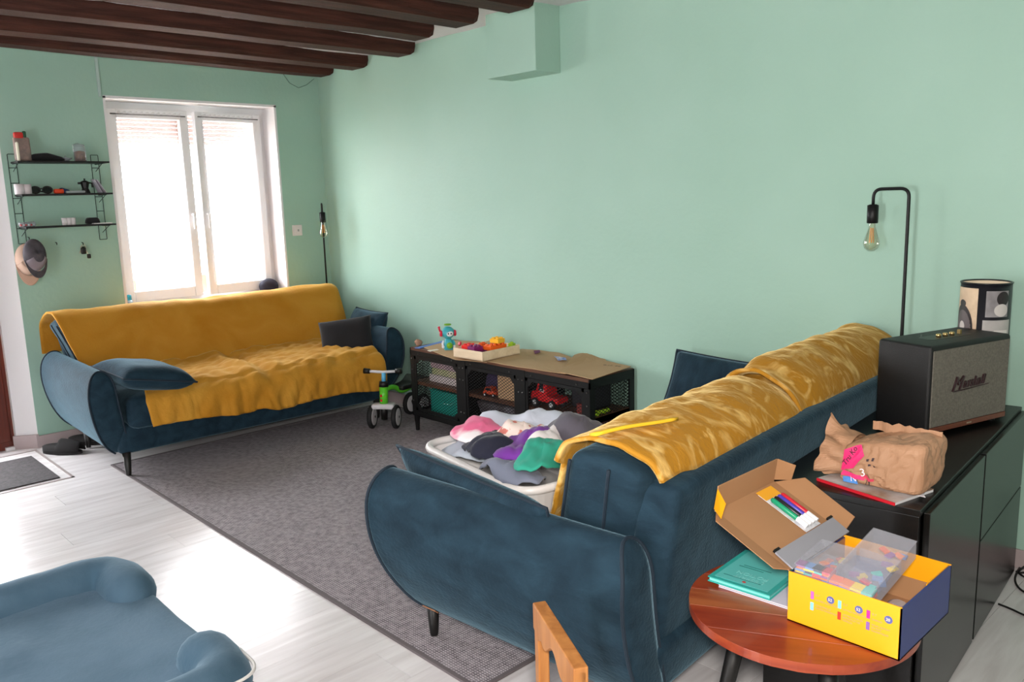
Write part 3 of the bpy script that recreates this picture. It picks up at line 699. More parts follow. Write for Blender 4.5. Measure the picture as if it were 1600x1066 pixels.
cards = [
sheet('cardboard_sheet', 'flat cardboard sheet at the left end of the bench top, under the robot', [onb(660, 543), onb(694, 557), onb(712, 563), onb(760, 567), onb(800, 552), onb(760, 535), onb(706, 533)], ZT+.003, M_card, seed=1),
sheet('cardboard_sheet', 'large torn cardboard sheet in the middle of the bench top', [onb(762, 568), onb(790, 574), onb(830, 580), onb(862, 585), onb(884, 588), onb(893, 562), onb(872, 554), onb(815, 548)], ZT+.009, M_card, seed=2, curl=lambda x, y: .004*nz(x*9, y*9, 1)+.003),
sheet('cardboard_sheet', 'bent cardboard flap with small print covering the right end of the bench top', [onb(874, 586), onb(926, 598), onb(986, 577.5), onb(948, 569), onb(941, 561), onb(905, 558)], ZT+.012, M_card, seed=3, curl=lambda x, y: .022*max(0, 1-abs(x-2.66)/.10)+.004)]
q = [Vector(pz(u, v, ZT+.018)) for u, v in ((708.7, 557), (754, 565), (816, 553))]
mat('birch', (228, 206, 176), .55, col2=(214, 190, 158), scale=3, stretch=(2, 12, 12))
xd = (q[1]-q[0]); yd = (q[2]-q[1]); wx = xd.length; wy = yd.length
tray = empty('wooden_tray'); tray.matrix_world = frame(q[0], xd, yd); tag(tray, 'pale birch tray holding coloured building blocks on the bench', 'tray')
Mb = MATS['birch']; th = .007; hz = .052
obj('bottom', box(0, wx, 0, wy, 0, .005), Mb, tray)
for vf in (box(0, wx, 0, th, 0, hz), box(0, wx, wy-th, wy, 0, hz), box(0, th, th, wy-th, 0, hz), box(wx-th, wx, th, wy-th, 0, hz)): obj('side', vf, Mb, tray, bevel=.0015)
BLK = {'red': (226, 36, 30), 'purple': (122, 26, 96), 'orange': (240, 100, 24), 'yellow': (246, 186, 40), 'lime green': (150, 190, 40), 'turquoise': (50, 160, 180)}
def block_geo(nx, ny, s=.031, h=.024):
    vf = [box(-nx*s/2, nx*s/2, -ny*s/2, ny*s/2, 0, h)]
    for i in range(nx):
        for j in range(ny): vf.append(move(lathe([(.0105, 0), (.0105, .006), (.009, .008)], 10), ((i-(nx-1)/2)*s, (j-(ny-1)/2)*s, h)))
    return join(*vf)
BM = {}
def block(col, nx, ny, M, lab):
    key = (col, nx, ny)
    m = mat('block_'+col, BLK[col], .4)
    if key not in BM:
        o = obj('building_block', block_geo(nx, ny), m, bevel=.0015); BM[key] = o.data
    else: o = bpy.data.objects.new('building_block', BM[key]); COL.objects.link(o)
    o.matrix_world = M; tag(o, lab, 'toy block', 'building blocks in the birch tray'); return o
def tw(x, y, z, rz=0, rx=0, ry=0): return tray.matrix_world @ Matrix.Translation((x*wx, y*wy, z)) @ Matrix.Rotation(rz, 4, 'Z') @ Matrix.Rotation(ry, 4, 'Y') @ Matrix.Rotation(rx, 4, 'X')
R9 = math.pi/2; L2, L3 = .0395, .073
for (c, nx, ny, x, y, z, rz, lab) in (
    ('red', 2, 4, .050, .085, .006, .02, 'long red building block at the front left of the tray, under the small red one'),
    ('purple', 2, 4, .122, .080, .006, -.02, 'long purple building block at the front of the tray'),
    ('purple', 2, 2, .200, .055, .006, .06, 'purple building block in the front corner of the tray'),
    ('orange', 2, 2, .196, .130, .006, -.04, 'square orange building block behind the purple one in the front corner'),
    ('orange', 2, 2, .055, .200, .006, .08, 'square orange building block at the left side of the tray'),
    ('lime green', 2, 2, .125, .190, .006, .03, 'square lime green building block in the middle of the tray'),
    ('lime green', 1, 4, .180, .228, .006, .0, 'long lime green building block at the back of the tray'),
    ('purple', 1, 4, .222, .224, .006, -.02, 'long narrow purple building block at the back right of the tray'),
    ('lime green', 1, 2, .120, .262, .006, R9, 'small lime green building block at the back of the tray'),
    ('red', 1, 1, .050, .265, .006, .3, 'single red building block at the back left of the tray'),
    ('red', 2, 2, .055, .075, L2, .10, 'small red building block on top of the long red one'),
    ('purple', 2, 2, .122, .062, L2, -.08, 'purple building block stacked on the long purple one'),
    ('orange', 2, 4, .178, .168, L2, -.03, 'long orange building block on top of the heap'),
    ('orange', 1, 2, .090, .145, L2, .3, 'small orange building block left of the long orange one'),
    ('turquoise', 1, 1, .118, .200, L2, .3, 'single turquoise building block on the heap'),
    ('yellow', 2, 2, .176, .190, L3, .12, 'yellow building block topmost on the heap'),
    ('lime green', 1, 1, .222, .262, L2, .2, 'single lime green building block near the far right corner of the tray')):
    block(c, nx, ny, tw(x/.25, y/.30, z, rz), lab)
# toy robot
rp = pz(701, 547, ZT); rob = empty('toy_robot', (rp.x, rp.y, ZT+.006), math.radians(58)); tag(rob, 'turquoise toy robot with red headphones and green ring on its head', 'toy robot')
Mt = mat('toy_turquoise', (64, 168, 180), .35); Mr = mat('toy_redpink', (206, 30, 62), .35); Mg = mat('toy_green', (120, 176, 40), .4); Mw = mat('toy_white', (232, 232, 238), .4); Mk = mat('toy_black', (24, 24, 28), .4)
def ball(c, r, sc=(1, 1, 1), seg=16, rings=10):
    P = [(max(1e-4, r*math.sin(math.pi*i/rings)), -r*math.cos(math.pi*i/rings)) for i in range(rings+1)]
    V, F = lathe(P, seg, cap=False); return [(v[0]*sc[0]+c[0], v[1]*sc[1]+c[1], v[2]*sc[2]+c[2]) for v in V], F
obj('torso', lathe([(.022, 0), (.03, .006), (.03, .03), (.024, .055), (.016, .066)], 18), Mt, rob, smooth=True)
hd = obj('head', ball((0, 0, .103), .04, (1, .95, .95)), Mt, rob, smooth=True)
obj('face', ball((.006, -.025, .099), .024, (1, .65, .8)), Mw, hd, smooth=True)
for s in (-1, 1): obj('eye', ball((.006+s*.0085, -.0405, .101), .0042, (1, .4, 1.3), 8, 6), Mk, hd, smooth=True)
for s in (-1, 1): obj('ear_cup', move(lathe([(.018, 0), (.02, .006), (.016, .014)], 14), (s*.036, 0, .098), ry=s*math.radians(90)), Mr, hd, smooth=True)
obj('antenna', tube([(-.046, 0, .11), (-.052, 0, .125), (-.054, 0, .142)], [.007, .006, .008], 8), Mr, hd, smooth=True)
obj('ring', tube([(.018*math.cos(t), .018*math.sin(t)*.6, .152+.0*t) for t in [2*math.pi*i/16 for i in range(16)]], .005, 8, closed=True), Mg, hd, smooth=True)
obj('belly_disc', move(cyl(.019, 0, .008, 18), (.004, -.024, .026), rx=math.radians(90)), Mg, rob, smooth=True)
for s in (-1, 1):
    a = obj('arm', tube([(s*.027, 0, .052), (s*.036, -.006, .036), (s*.034, -.014, .022)], [.008, .007, .007], 8), Mw if s < 0 else Mt, rob, smooth=True)
    obj('hand', ball((s*.034, -.016, .018), .009), Mw, a, smooth=True)
obj('foot', box(-.026, .026, -.028, .02, -.006, .004), Mt, rob, bevel=.003)
simple('spinning_top', 'small red spinning top beside the robot', 'toy', move(lathe([(.007, -.006), (.014, -.005), (.014, .005), (.007, .006)], 14), (0, 0, .016), rx=math.radians(70)), Mr, tuple(pz(718.5, 541, ZT+.005)))
a = pz(652, 545, ZT); b = pz(700, 533, ZT); dv = b-a
simple('blue_ruler', 'flat blue plastic strip at the left back of the bench top', 'ruler', box(0, dv.length, -.022, .022, 0, .005), mat('ruler_blue', (78, 116, 190), .5), (a.x, a.y, ZT+.0005), math.atan2(dv.y, dv.x))
a = pz(645, 541, ZT)
simple('paper_ball', 'crumpled brown paper at the left corner of the bench top', 'paper', ([tuple(Vector(v)*(1+.35*nz(v[0]*60, v[1]*60, v[2]*60))+Vector((0, 0, .02))) for v in ball((0, 0, 0), .022)[0]], ball((0, 0, 0), .022)[1]), mat('crumpled_brown', (156, 122, 100), .9), (a.x+.02, a.y+.03, ZT), 0, 0)
a = pz(874, 566, ZT+.018)
sheet('paper_scrap', 'torn scrap of blue and white paper on the cardboard', [onb(866, 563), onb(872, 570), onb(886, 569), onb(884, 566)], ZT+.024, mat('scrap_blue', (60, 104, 190), .7, col2=(214, 210, 214), scale=30), 'paper', lambda x, y: .004*nz(x*40, y*40, 0), .001)
sheet('paper_scrap', 'small purple paper scrap on the cardboard near the tray', [onb(834, 554), onb(837, 559), onb(845, 556), onb(843, 553)], ZT+.022, mat('scrap_purple', (110, 40, 90), .7), 'paper', None, .001)
sheet('paper_scrap', 'white paper slip in front of the robot', [onb(668, 549), onb(672, 551), onb(686, 548), onb(683, 547)], ZT+.0055, mat('scrap_white', (232, 226, 214), .7), 'paper', None, .001)
pr = pz(957, 572, ZT+.02)
t = text('print', '0-17  4G', mat('dark_print', (70, 62, 54), .8), .028, M=frame((0, 0, 0), (1, 0, 0), (0, 1, 0)), extrude=.0002)
t.parent = cards[2]; t.matrix_world = frame((pr.x-.05, pr.y-.02, ZT+.0215), (1, .25, 0), (-.25, 1, 0))


# ------------------------------------------------------------------ child's ride-on
rd = empty('ride_on_bike'); cF = Vector((1.315, -.475, 0)); cB = Vector((1.215, -.16, 0)); hdv = (cF-cB).normalized()
rd.matrix_world = frame(cF+Vector((.03, -.015, .0075)), hdv.cross(Vector((0, 0, 1))) * -1, -hdv) ; tag(rd, 'green child\'s ride-on bike with four small wheels beside the bench', 'ride-on bike')
# local: x sideways, y backwards, z up
Mgreen = mat('frame_green', (92, 196, 44), .35); Mblue = mat('stem_blue', (92, 176, 220), .4); Msil = mat('silver_plastic', (208, 206, 210), .4)
def rwheel(x, y, par, a=0):
    w_ = obj('wheel', move(lathe([(.055, -.012), (.068, -.016), (.076, -.01), (.078, 0), (.076, .01), (.068, .016), (.055, .012)], 24), (x*math.cos(a), y+x*math.sin(a), .078), rz=a, ry=math.radians(90)), mat('ride_tyre', (26, 26, 28), .7), rd, smooth=True)
    h_ = obj('hub', move(lathe([(.004, -.019), (.05, -.0165), (.056, -.015), (.056, .015), (.05, .0165), (.004, .019)], 20), (x*math.cos(a), y+x*math.sin(a), .078), rz=a, ry=math.radians(90)), Msil, w_)
    obj('axle_cap', move(cyl(.008, -.021, .021, 10), (x*math.cos(a), y+x*math.sin(a), .078), rz=a, ry=math.radians(90)), mat('ride_cap', (40, 40, 44), .5), w_)
ST = math.radians(21)
def st(vf): return move(vf, rz=ST)
for x in (-.08, .08): rwheel(x, 0, rd, ST)
for x in (-.05, .05): rwheel(x, .36, rd)
obj('front_fender', st(rbox(.15, .07, .035, .012, (3, 2, 1), lambda x, y, z: (x, y, z+.15-.5*x*x))), Msil, rd, smooth=True)
obj('fork', tube([(0, 0, .06), (0, .005, .17)], [.02, .026], 12), M_blackleg, rd, smooth=True)
hdt = obj('head_tube', tube([(0, .005, .16), (0, .012, .275)], [.027, .029], 14), Mgreen, rd, smooth=True)
for z in (.19, .22): obj('sticker', move(cyl(.009, 0, .003, 10), (0, -.019, z), rx=math.radians(90)), mat('sticker_red', (210, 30, 40), .5), hdt)
obj('collar', tube([(0, .012, .275), (0, .014, .31)], [.032, .028], 14), M_blackleg, rd, smooth=True)
obj('stem', tube([(0, .014, .305), (0, .02, .365)], .014, 10), Mblue, rd, smooth=True)
hb = obj('handlebar', st(tube([(-.10, .022, .375), (0, .02, .368), (.10, .022, .375)], .009, 10)), Msil, rd, smooth=True)
for s in (-1, 1): obj('grip', st(tube([(s*.085, .022, .374), (s*.125, .023, .377)], [.016, .019], 12)), M_blackleg, hb, smooth=True)
obj('frame', tube(arc_path([(0, .02, .255), (0, .12, .255), (0, .20, .20), (0, .30, .21), (0, .40, .25)], .05), .017, 10), Mgreen, rd, smooth=True)
obj('seat', rbox(.13, .22, .035, .016, (3, 5, 1), lambda x, y, z: (x*(.7+.6*(y+.11)/.22), y+.26, z+.235+2.2*max(0, y)**2*1.4+.02*abs(y))), M_blackleg, rd, smooth=True)
obj('rear_axle', tube([(-.05, .36, .078), (0, .355, .12), (.05, .36, .078)], .012, 8), M_blackleg, rd, smooth=True)
obj('rear_stay', tube([(0, .355, .11), (0, .33, .20)], .014, 8), M_blackleg, rd, smooth=True)

# ------------------------------------------------------------------ floor lamps
M_bulb = bpy.data.materials.new('bulb_glass'); M_bulb.use_nodes = True
nt = M_bulb.node_tree; nt.nodes.clear(); out = nt.nodes.new('ShaderNodeOutputMaterial'); mx = nt.nodes.new('ShaderNodeMixShader'); tr = nt.nodes.new('ShaderNodeBsdfTransparent'); gl = nt.nodes.new('ShaderNodeBsdfGlossy'); lw = nt.nodes.new('ShaderNodeLayerWeight')
tr.inputs[0].default_value = (.96, .93, .85, 1); gl.inputs['Roughness'].default_value = .05; lw.inputs[0].default_value = .35
nt.links.new(lw.outputs['Facing'], mx.inputs[0]); nt.links.new(tr.outputs[0], mx.inputs[1]); nt.links.new(gl.outputs[0], mx.inputs[2]); nt.links.new(mx.outputs[0], out.inputs[0])
def lamp(pole, bdir, adir, lab, zt=1.452, arm=.14):
    e = empty('floor_lamp', (pole[0], pole[1], 0)); tag(e, lab, 'lamp', 'pair of black floor lamps')
    bx, by = bdir
    obj('base', move(lathe([(.095, 0), (.095, .01), (.085, .016), (.02, .018)], 28), (bx, by, 0)), M_black, e, smooth=True)
    a = Vector((adir[0], adir[1], 0)).normalized()*arm
    P = arc_path([(bx, by, .012), (0, 0, .012+.0001), (0, 0, zt), (a.x, a.y, zt), (a.x, a.y, zt-.07)], .035, 6) if (bx or by) else arc_path([(0, 0, .01), (0, 0, zt), (a.x, a.y, zt), (a.x, a.y, zt-.07)], .035, 6)
    obj('pole', tube(P, .0065, 8), M_black, e, smooth=True)
    obj('socket', move(lathe([(.012, 0), (.0215, -.004), (.0215, -.074), (.019, -.076)], 18), (a.x, a.y, zt-.06)), M_black, e, smooth=True)
    zb = zt-.135
    b = obj('bulb', move(lathe([(.012, 0), (.013, -.015), (.02, -.04), (.03, -.07), (.032, -.085), (.026, -.102), (.012, -.113), (.0005, -.115)], 18, cap=False), (a.x, a.y, zb)), M_bulb, e, smooth=True)
    fil = []
    for k in range(6):
        t0 = k*math.pi/3; fil.append(tube([(a.x+.006*math.cos(t0), a.y+.006*math.sin(t0), zb-.02), (a.x+.009*math.cos(t0), a.y+.009*math.sin(t0), zb-.08)], .0012, 5))
    obj('filament', join(*fil), mat('filament_amber', (206, 140, 70), .4, metal=.5), b)
lamp((.105, -.105), (0, 0), (.86, -.5), 'black floor lamp with bare bulb in the corner by the window')
lamp((4.40, -.062), (-.075, -.04), (-1, .02), 'black floor lamp with bare bulb behind the far end of the sideboard')

# ------------------------------------------------------------------ sideboard
CABR = math.radians(5.3); cab = empty('sideboard', (4.709, -.724, 0), CABR); tag(cab, 'low black sideboard with glossy push-open fronts behind the sofa', 'sideboard')
hy = .6375
obj('top', box(-.21, .196, -hy, hy, .632, .65), M_cab, cab, bevel=.0015)
for y0, y1 in ((-hy, -hy+.018), (-.009, .009), (hy-.018, hy)): obj('side_panel', box(-.21, .194, y0, y1, .0, .632), M_cab, cab, bevel=.0015)
obj('back', box(-.21, -.204, -hy+.018, hy-.018, .02, .632), M_cab, cab)
obj('plinth', box(-.2, .185, -hy+.018, hy-.018, .0, .03), M_cab, cab)
obj('door', box(.197, .213, -hy+.028, -.012, .012, .636), M_gloss, cab, bevel=.0015)
obj('drawer', box(.197, .213, .004, hy-.002, .352, .636), M_gloss, cab, bevel=.0015)
obj('drawer', box(.197, .213, .004, hy-.002, .012, .347), M_gloss, cab, bevel=.0015)
# loudspeaker
spk = empty('loudspeaker', (4.702, -.472, .65), math.radians(74.1)); tag(spk, 'black loudspeaker with grey grille and script logo on the sideboard', 'loudspeaker')
M_vinyl = mat('black_vinyl', (15, 15, 16), .5, bump=.25, bscale=400)
M_grille = mat('grey_grille', (112, 108, 98), .9, col2=(96, 92, 84), scale=160, bump=.3, bscale=500)
Hs = .305
obj('cabinet', join(rbox(.42, .20, .293, .012, (2, 2, 2), lambda x, y, z: (x, y, z+.158))), M_vinyl, spk, smooth=True)
obj('grille', box(-.198, .198, -.1035, -.097, .034, .288), M_grille, spk, bevel=.002)
obj('bottom_strip', box(-.198, .198, -.1045, -.097, .016, .033), mat('brown_strip', (104, 56, 40), .4), spk, bevel=.001)
obj('strip_mark', box(-.012, .012, -.1055, -.1045, .022, .027), mat('strip_silver', (170, 150, 130), .4, metal=.5), spk)
for sx in (-.17, .17):
    for sy in (-.07, .07): obj('foot', move(cyl(.014, 0, .014, 12), (sx, sy, 0)), M_black, spk)
M_logo = mat('logo_dark', (52, 30, 34), .35)
lg = text('logo', 'arshall', M_logo, .043, parent=spk, shear=.35, extrude=.0015, M=frame((-.045, -.1055, .150), (1, 0, 0.02), (0, 0, 1)))
lg2 = text('logo_initial', 'M', M_logo, .062, parent=spk, shear=.45, extrude=.0015, M=frame((-.103, -.1055, .146), (1, 0, 0.02), (0, 0, 1)))
for l in (lg, lg2):
    md = l.modifiers.new('bold', 'SOLIDIFY'); md.thickness = .0022; md.offset = 1
obj('logo_underline', tube([(-.105, -.1055, .147), (-.09, -.1055, .142), (-.04, -.1055, .142), (.09, -.1055, .147)], [.001, .0022, .0026, .0015], 6), M_logo, spk)
rec = obj('control_recess', prism([(x_, y_) for x_, y_ in [(.11*math.copysign(abs(math.cos(t))**.4, math.cos(t)), .032*math.copysign(abs(math.sin(t))**.4, math.sin(t))) for t in [2*math.pi*i/28 for i in range(28)]]], .3035, .3052), mat('recess_black', (5, 5, 6), .4), spk)
Mbr = mat('knob_brass', (206, 176, 120), .3, metal=.9)
for x_ in (-.035, .0, .035): obj('knob', move(lathe([(.0085, 0), (.0085, .009), (.006, .011)], 14), (x_, 0, .305)), Mbr, rec, smooth=True)
obj('switch', move(box(-.004, .004, -.006, .006, 0, .014), (.075, 0, .305)), Mbr, rec)
# photo collage cylinder
cn = empty('photo_cylinder', (4.727, -.165, .65)); tag(cn, 'tall black cylinder covered with old black-and-white photographs behind the loudspeaker', 'container')
Rc, Hc_ = .082, .462
obj('wall', lathe([(Rc, 0), (Rc, Hc_), (Rc-.004, Hc_), (Rc-.004, .01), (.001, .01)], 48, cap=False), mat('collage_black', (26, 26, 32), .35), cn, smooth=True)
obj('lining', lathe([(Rc-.0045, .012), (Rc-.0045, Hc_-.002)], 48, cap=False), mat('lining_cream', (232, 214, 188), .7), cn, smooth=True)
obj('rim', tube([(Rc*math.cos(t), Rc*math.sin(t), Hc_) for t in [2*math.pi*i/40 for i in range(40)]], .003, 6, closed=True), mat('rim_dark', (20, 20, 24), .3), cn, smooth=True)
A0 = math.atan2(-3.25, .975)
def cpatch(name, s0, s1, z0, z1, m, lift=.0008, par=None, ell=False):
    a0, a1 = A0+math.asin(max(-1, s0)), A0+math.asin(min(1, s1)); r = Rc+lift
    if ell:
        V = [(r*math.cos((a0+a1)/2), r*math.sin((a0+a1)/2), (z0+z1)/2)]; n = 28
        for k in (.5, 1):
            for i in range(n):
                t = 2*math.pi*i/n; a = (a0+a1)/2+(a1-a0)/2*k*math.cos(t); V.append((r*math.cos(a), r*math.sin(a), (z0+z1)/2+(z1-z0)/2*k*math.sin(t)))
        F = [(0, 1+i, 1+(i+1) % n) for i in range(n)]+[(1+i, 1+n+i, 1+n+(i+1) % n, 1+(i+1) % n) for i in range(n)]
        return obj(name, (V, F), m, par or cn)
    return obj(name, grid(lambda u, v: (r*math.cos(a0+(a1-a0)*u), r*math.sin(a0+(a1-a0)*u), z0+(z1-z0)*v), 12, 2), m, par or cn)
Mph = lambda n, c, c2=None, s=20: mat('photo_'+n, c, .45, col2=c2, scale=s)
c1 = cpatch('picture', -.999, -.28, .20, .446, Mph('cream', (214, 190, 160), (196, 170, 142), 25))
cpatch('oval_frame', -1, -.42, .21, .385, Mph('ink', (40, 34, 36)), .0014, c1, True)
cpatch('oval_portrait', -.99, -.50, .225, .365, Mph('mid', (92, 84, 86)), .002, c1, True)
cpatch('pale_figure', -.98, -.58, .225, .29, Mph('pale', (196, 190, 186)), .0026, c1, True)
cpatch('pale_head', -.90, -.72, .285, .325, Mph('pale', (196, 190, 186)), .003, c1, True)
cpatch('frame_crest', -.93, -.72, .375, .402, Mph('ink', (40, 34, 36)), .0018, c1, True)
c2 = cpatch('picture', .02, .84, .345, .438, Mph('grey', (150, 146, 148), (120, 116, 118), 18))
cpatch('dark_hair', .42, .84, .385, .436, Mph('ink', (40, 34, 36)), .0014, c2, True)
cpatch('pale_dress', .34, .82, .347, .392, Mph('pale', (196, 190, 186), (120, 116, 120), 60), .002, c2, True)
c3 = cpatch('picture', -.06, .93, .255, .334, Mph('radio', (186, 182, 178), (160, 156, 154), 10))
cpatch('radio_speaker', .02, .32, .272, .296, Mph('mid', (92, 84, 86)), .0014, c3)
cpatch('radio_dial', .38, .86, .268, .298, Mph('dial', (206, 202, 198)), .0014, c3)
cpatch('radio_marking', .52, .72, .281, .286, Mph('ink', (40, 34, 36)), .002, c3)
c4 = cpatch('picture', -.02, .84, .17, .244, Mph('car', (120, 118, 124), (210, 208, 212), 30))
# ------------------------------------------------------------------ paper bag and magazines on the sideboard
ZC = .65
M_paper = mat('bag_kraft', (176, 136, 106), .6, col2=(158, 118, 88), scale=6, bump=.5, bscale=26, spec=.35)
a = pz(1277, 747, ZC+.008); b = pz(1398, 786, ZC+.008); dv = (b-a); an = math.atan2(dv.y, dv.x); mlen = dv.length
mg = empty('magazine', (a.x, a.y, ZC), an); tag(mg, 'glossy magazine with red spine under the paper bag', 'magazine')
obj('pages', box(.002, mlen, .002, .17, .0005, .007), mat('magazine_pages', (222, 220, 222), .5), mg)
obj('cover', join(box(0, mlen, 0, .172, .007, .0082), ), mat('magazine_cover', (216, 214, 216), .25, col2=(150, 120, 96), scale=9), mg)
obj('spine', box(-.001, mlen+.001, -.0015, .001, .0, .0082), mat('magazine_red', (196, 30, 44), .4), mg)
sp_ = empty('paper_sheet', (a.x, a.y, ZC+.009), an+math.radians(14)); bpy.data.objects.remove(sp_)
p_ = [pz(u, v, ZC+.0095) for u, v in ((1330, 752), (1446, 778), (1447, 758), (1400, 735))]
sheet('paper_sheet', 'white sheet of paper between the paper bag and the magazine', [(q_.x, q_.y) for q_ in p_], ZC+.0105, mat('white_sheet', (226, 222, 228), .6), 'paper', None, .0012)
bl = pz(1312, 752, ZC+.012); br = pz(1420, 776, ZC+.012); bd = (br-bl); bang = math.atan2(bd.y, bd.x); BL = .215; BD = .17; BH = .14
bag = empty('paper_bag', (bl.x, bl.y, ZC+.012), bang); tag(bag, 'crumpled brown paper bag with pink print lying on the sideboard', 'paper bag')
def bagfn(x, y, z):
    # x 0..BL (open mouth at x=0), y 0..BD (depth), z 0..BH
    t = x/BL
    zz = z*(.80+.22*t-.25*max(0, .25-t)); yy = y*(.9+.1*t)
    k = .010*nz(x*9, y*9, z*9)+.013*abs(nz(x*14+3, y*14, z*14))+.008*abs(nz(x*36+3, y*36, z*36))-.007
    s = min(1, z/.02)
    return (x+k*.8, yy+k*s+.12*zz, max(0, zz+k*s))
V, F = rbox(BL, BD, BH, .022, (30, 20, 18)); V = [bagfn(v[0]+BL/2, v[1]+BD/2, v[2]+BH/2) for v in V]
obj('bag_body', (V, F), M_paper, bag, smooth=False)
def ruff(u, v):
    t = 2*math.pi*u; cy, cz = BD*.48, BH*.40; ry, rz_ = BD*.46, BH*.42
    fl = 1-.12*math.sin(v*math.pi)+.30*v
    w_ = .012*math.sin(t*7+v*3)*v+.014*nz(math.cos(t)*3, math.sin(t)*3, v*2)*v
    x = .012-.075*v+(.03*nz(math.cos(t)*2+5, math.sin(t)*2, 1)*v); spike = .028*math.exp(-((u-.22)/.05)**2)*v
    return (x-.2*spike, cy+(ry*fl+w_)*math.cos(t)+.1*cz, max(.002, cz+(rz_*fl+w_)*math.sin(t)+spike))
obj('torn_mouth', grid(ruff, 72, 8), M_paper, bag, solid=.0015)
obj('bottom_flap', grid(lambda u, v: (BL*(.12+.86*u), .88*BD+.012*nz(u*6, 1, 0), BH*(.86+.18*v)+.006*nz(u*12, v, 2)), 24, 3), M_paper, bag, solid=.002)
def face(u, v, lift=.002):                 # point on the bag's front face
    p = bagfn(BL*u, 0, BH*v); return (p[0], p[1]-lift, p[2])
def fpatch(name, poly_, m, lift=.0035):
    c = (sum(p[0] for p in poly_)/len(poly_), sum(p[1] for p in poly_)/len(poly_))
    ring = []
    for p, q in zip(poly_, poly_[1:]+poly_[:1]):
        for k in range(3): ring.append((p[0]+(q[0]-p[0])*k/3, p[1]+(q[1]-p[1])*k/3))
    V = [face(*c, lift)]; n = len(ring)
    for s in (.5, 1):
        for p in ring: V.append(face(c[0]+(p[0]-c[0])*s, c[1]+(p[1]-c[1])*s, lift))
    F = [(0, 1+i, 1+(i+1) % n) for i in range(n)]+[(1+i, 1+n+i, 1+n+(i+1) % n, 1+(i+1) % n) for i in range(n)]
    return obj(name, (V, F), m, bag)
M_pink = mat('print_pink', (226, 40, 112), .6); M_ink = mat('print_ink', (58, 44, 50), .7)
fpatch('pink_label', [(.03, .36), (.20, .46), (.30, .72), (.24, .95), (.05, .90)], M_pink)
fpatch('pink_band', [(.03, .24), (.30, .12), (.30, .22), (.05, .36)], M_pink)
fpatch('bird_print', [(.27, .16), (.42, .14), (.44, .24), (.36, .22), (.30, .30)], mat('print_rose', (206, 64, 92), .6))
fpatch('blue_label', [(.05, .03), (.22, .02), (.22, .16), (.06, .2)], mat('print_blue', (70, 130, 200), .6))
for (u_, v_) in ((.34, .62), (.40, .64), (.38, .54), (.44, .52)): fpatch('dot', [(u_, v_), (u_+.028, v_), (u_+.028, v_+.05), (u_, v_+.05)], M_ink)
for (u_) in (.33, .37): fpatch('bird_leg', [(u_, .06), (u_+.012, .06), (u_+.012, .15), (u_, .15)], M_ink)
def ftext(name, s, m, size, u, v, ang):
    p0 = Vector(face(u, v, .006)); p1 = Vector(face(u+.06*math.cos(ang), v+.12*math.sin(ang), .006)); d = (p1-p0)
    return text(name, s, m, size, parent=bag, M=frame(p0, d, Vector((0, .12, 1)) if abs(ang) < 1.2 else Vector((-1, 0, .2))), extrude=.0003)
ftext('lettering', 'Tru Ko', M_ink, .022, .10, .50, .95)
ftext('lettering', '3', mat('print_white', (240, 225, 232), .6), .03, .275, .24, .1)
ftext('lettering', 'N', mat('print_white', (240, 225, 232), .6), .022, .13, .06, .1)

# ------------------------------------------------------------------ round side table
TC = Vector((4.846, -1.729, 0)); TR_ = .257; TZ = .5
tb = empty('side_table', TC, math.radians(28)); tag(tb, 'round red-brown wooden side table on dark splayed legs', 'table')
n = 56; planks = [(-1, -.62), (-.62, -.25), (-.25, .08), (.08, .42), (.42, .70), (.70, 1)]
for i, (c0, c1_) in enumerate(planks):
    def arc(s0, s1, sg, k=14):
        return [(sg*math.sqrt(max(0, 1-t*t))*TR_, t*TR_) for t in [s0+(s1-s0)*j/k for j in range(k+1)]]
    P = arc(c0+.0005, c1_-.0005, 1)+arc(c1_-.0005, c0+.0005, -1)
    P2 = [P[0]]
    for q_ in P[1:]:
        if (Vector(q_)-Vector(P2[-1])).length > 1e-4: P2.append(q_)
    if (Vector(P2[0])-Vector(P2[-1])).length < 1e-4: P2.pop()
    obj('plank', prism(P2, TZ-.022, TZ), M_redwood2 if i in (2,) else M_redwood, tb, bevel=.0006)
obj('apron', lathe([(.001, TZ-.055), (.19, TZ-.055), (.215, TZ-.0225), (.001, TZ-.0225)], 40, cap=False), M_blackleg, tb, smooth=False)
for k in range(3):
    t = math.radians(175+120*k)
    obj('leg', tube([(.13*math.cos(t), .13*math.sin(t), TZ-.05), (.215*math.cos(t), .215*math.sin(t), 0)], [.022, .014], 10), M_blackleg, tb, smooth=True)
# books under the lid
def book(lab, pts, z0, h, mcov, mpage):
    P = [(p.x, p.y) for p in pts]; e = empty('book', (P[0][0], P[0][1], z0)); tag(e, lab, 'book'); Q = [(x-P[0][0], y-P[0][1]) for x, y in P]
    c = (sum(q_[0] for q_ in Q)/4, sum(q_[1] for q_ in Q)/4); Qi = [(c[0]+(x-c[0])*.965, c[1]+(y-c[1])*.965) for x, y in Q]
    obj('pages', prism(Qi, .0025, h-.0025), mpage, e); obj('cover', prism(Q, 0, .0025), mcov, e); cv = obj('cover', prism(Q, h-.0025, h), mcov, e)
    return e, cv, Q
def quad(o_, ang, w_, d_):
    c_, s_ = math.cos(ang), math.sin(ang); return [Vector((o_[0]+c_*x-s_*y, o_[1]+s_*x+c_*y, 0)) for x, y in ((0, 0), (w_, 0), (w_, d_), (0, d_))]
b0 = pz(1106, 903, TZ+.016); b1_ = pz(1203, 934, TZ+.016); dv = b1_-b0; an = math.atan2(dv.y, dv.x)
Mteal = mat('book_teal', (52, 166, 158), .4); Mpg = mat('book_pages', (120, 205, 196), .8)
e0 = quad((b0.x+.03*math.cos(an), b0.y+.03*math.sin(an)), an, dv.length+.03, .19)
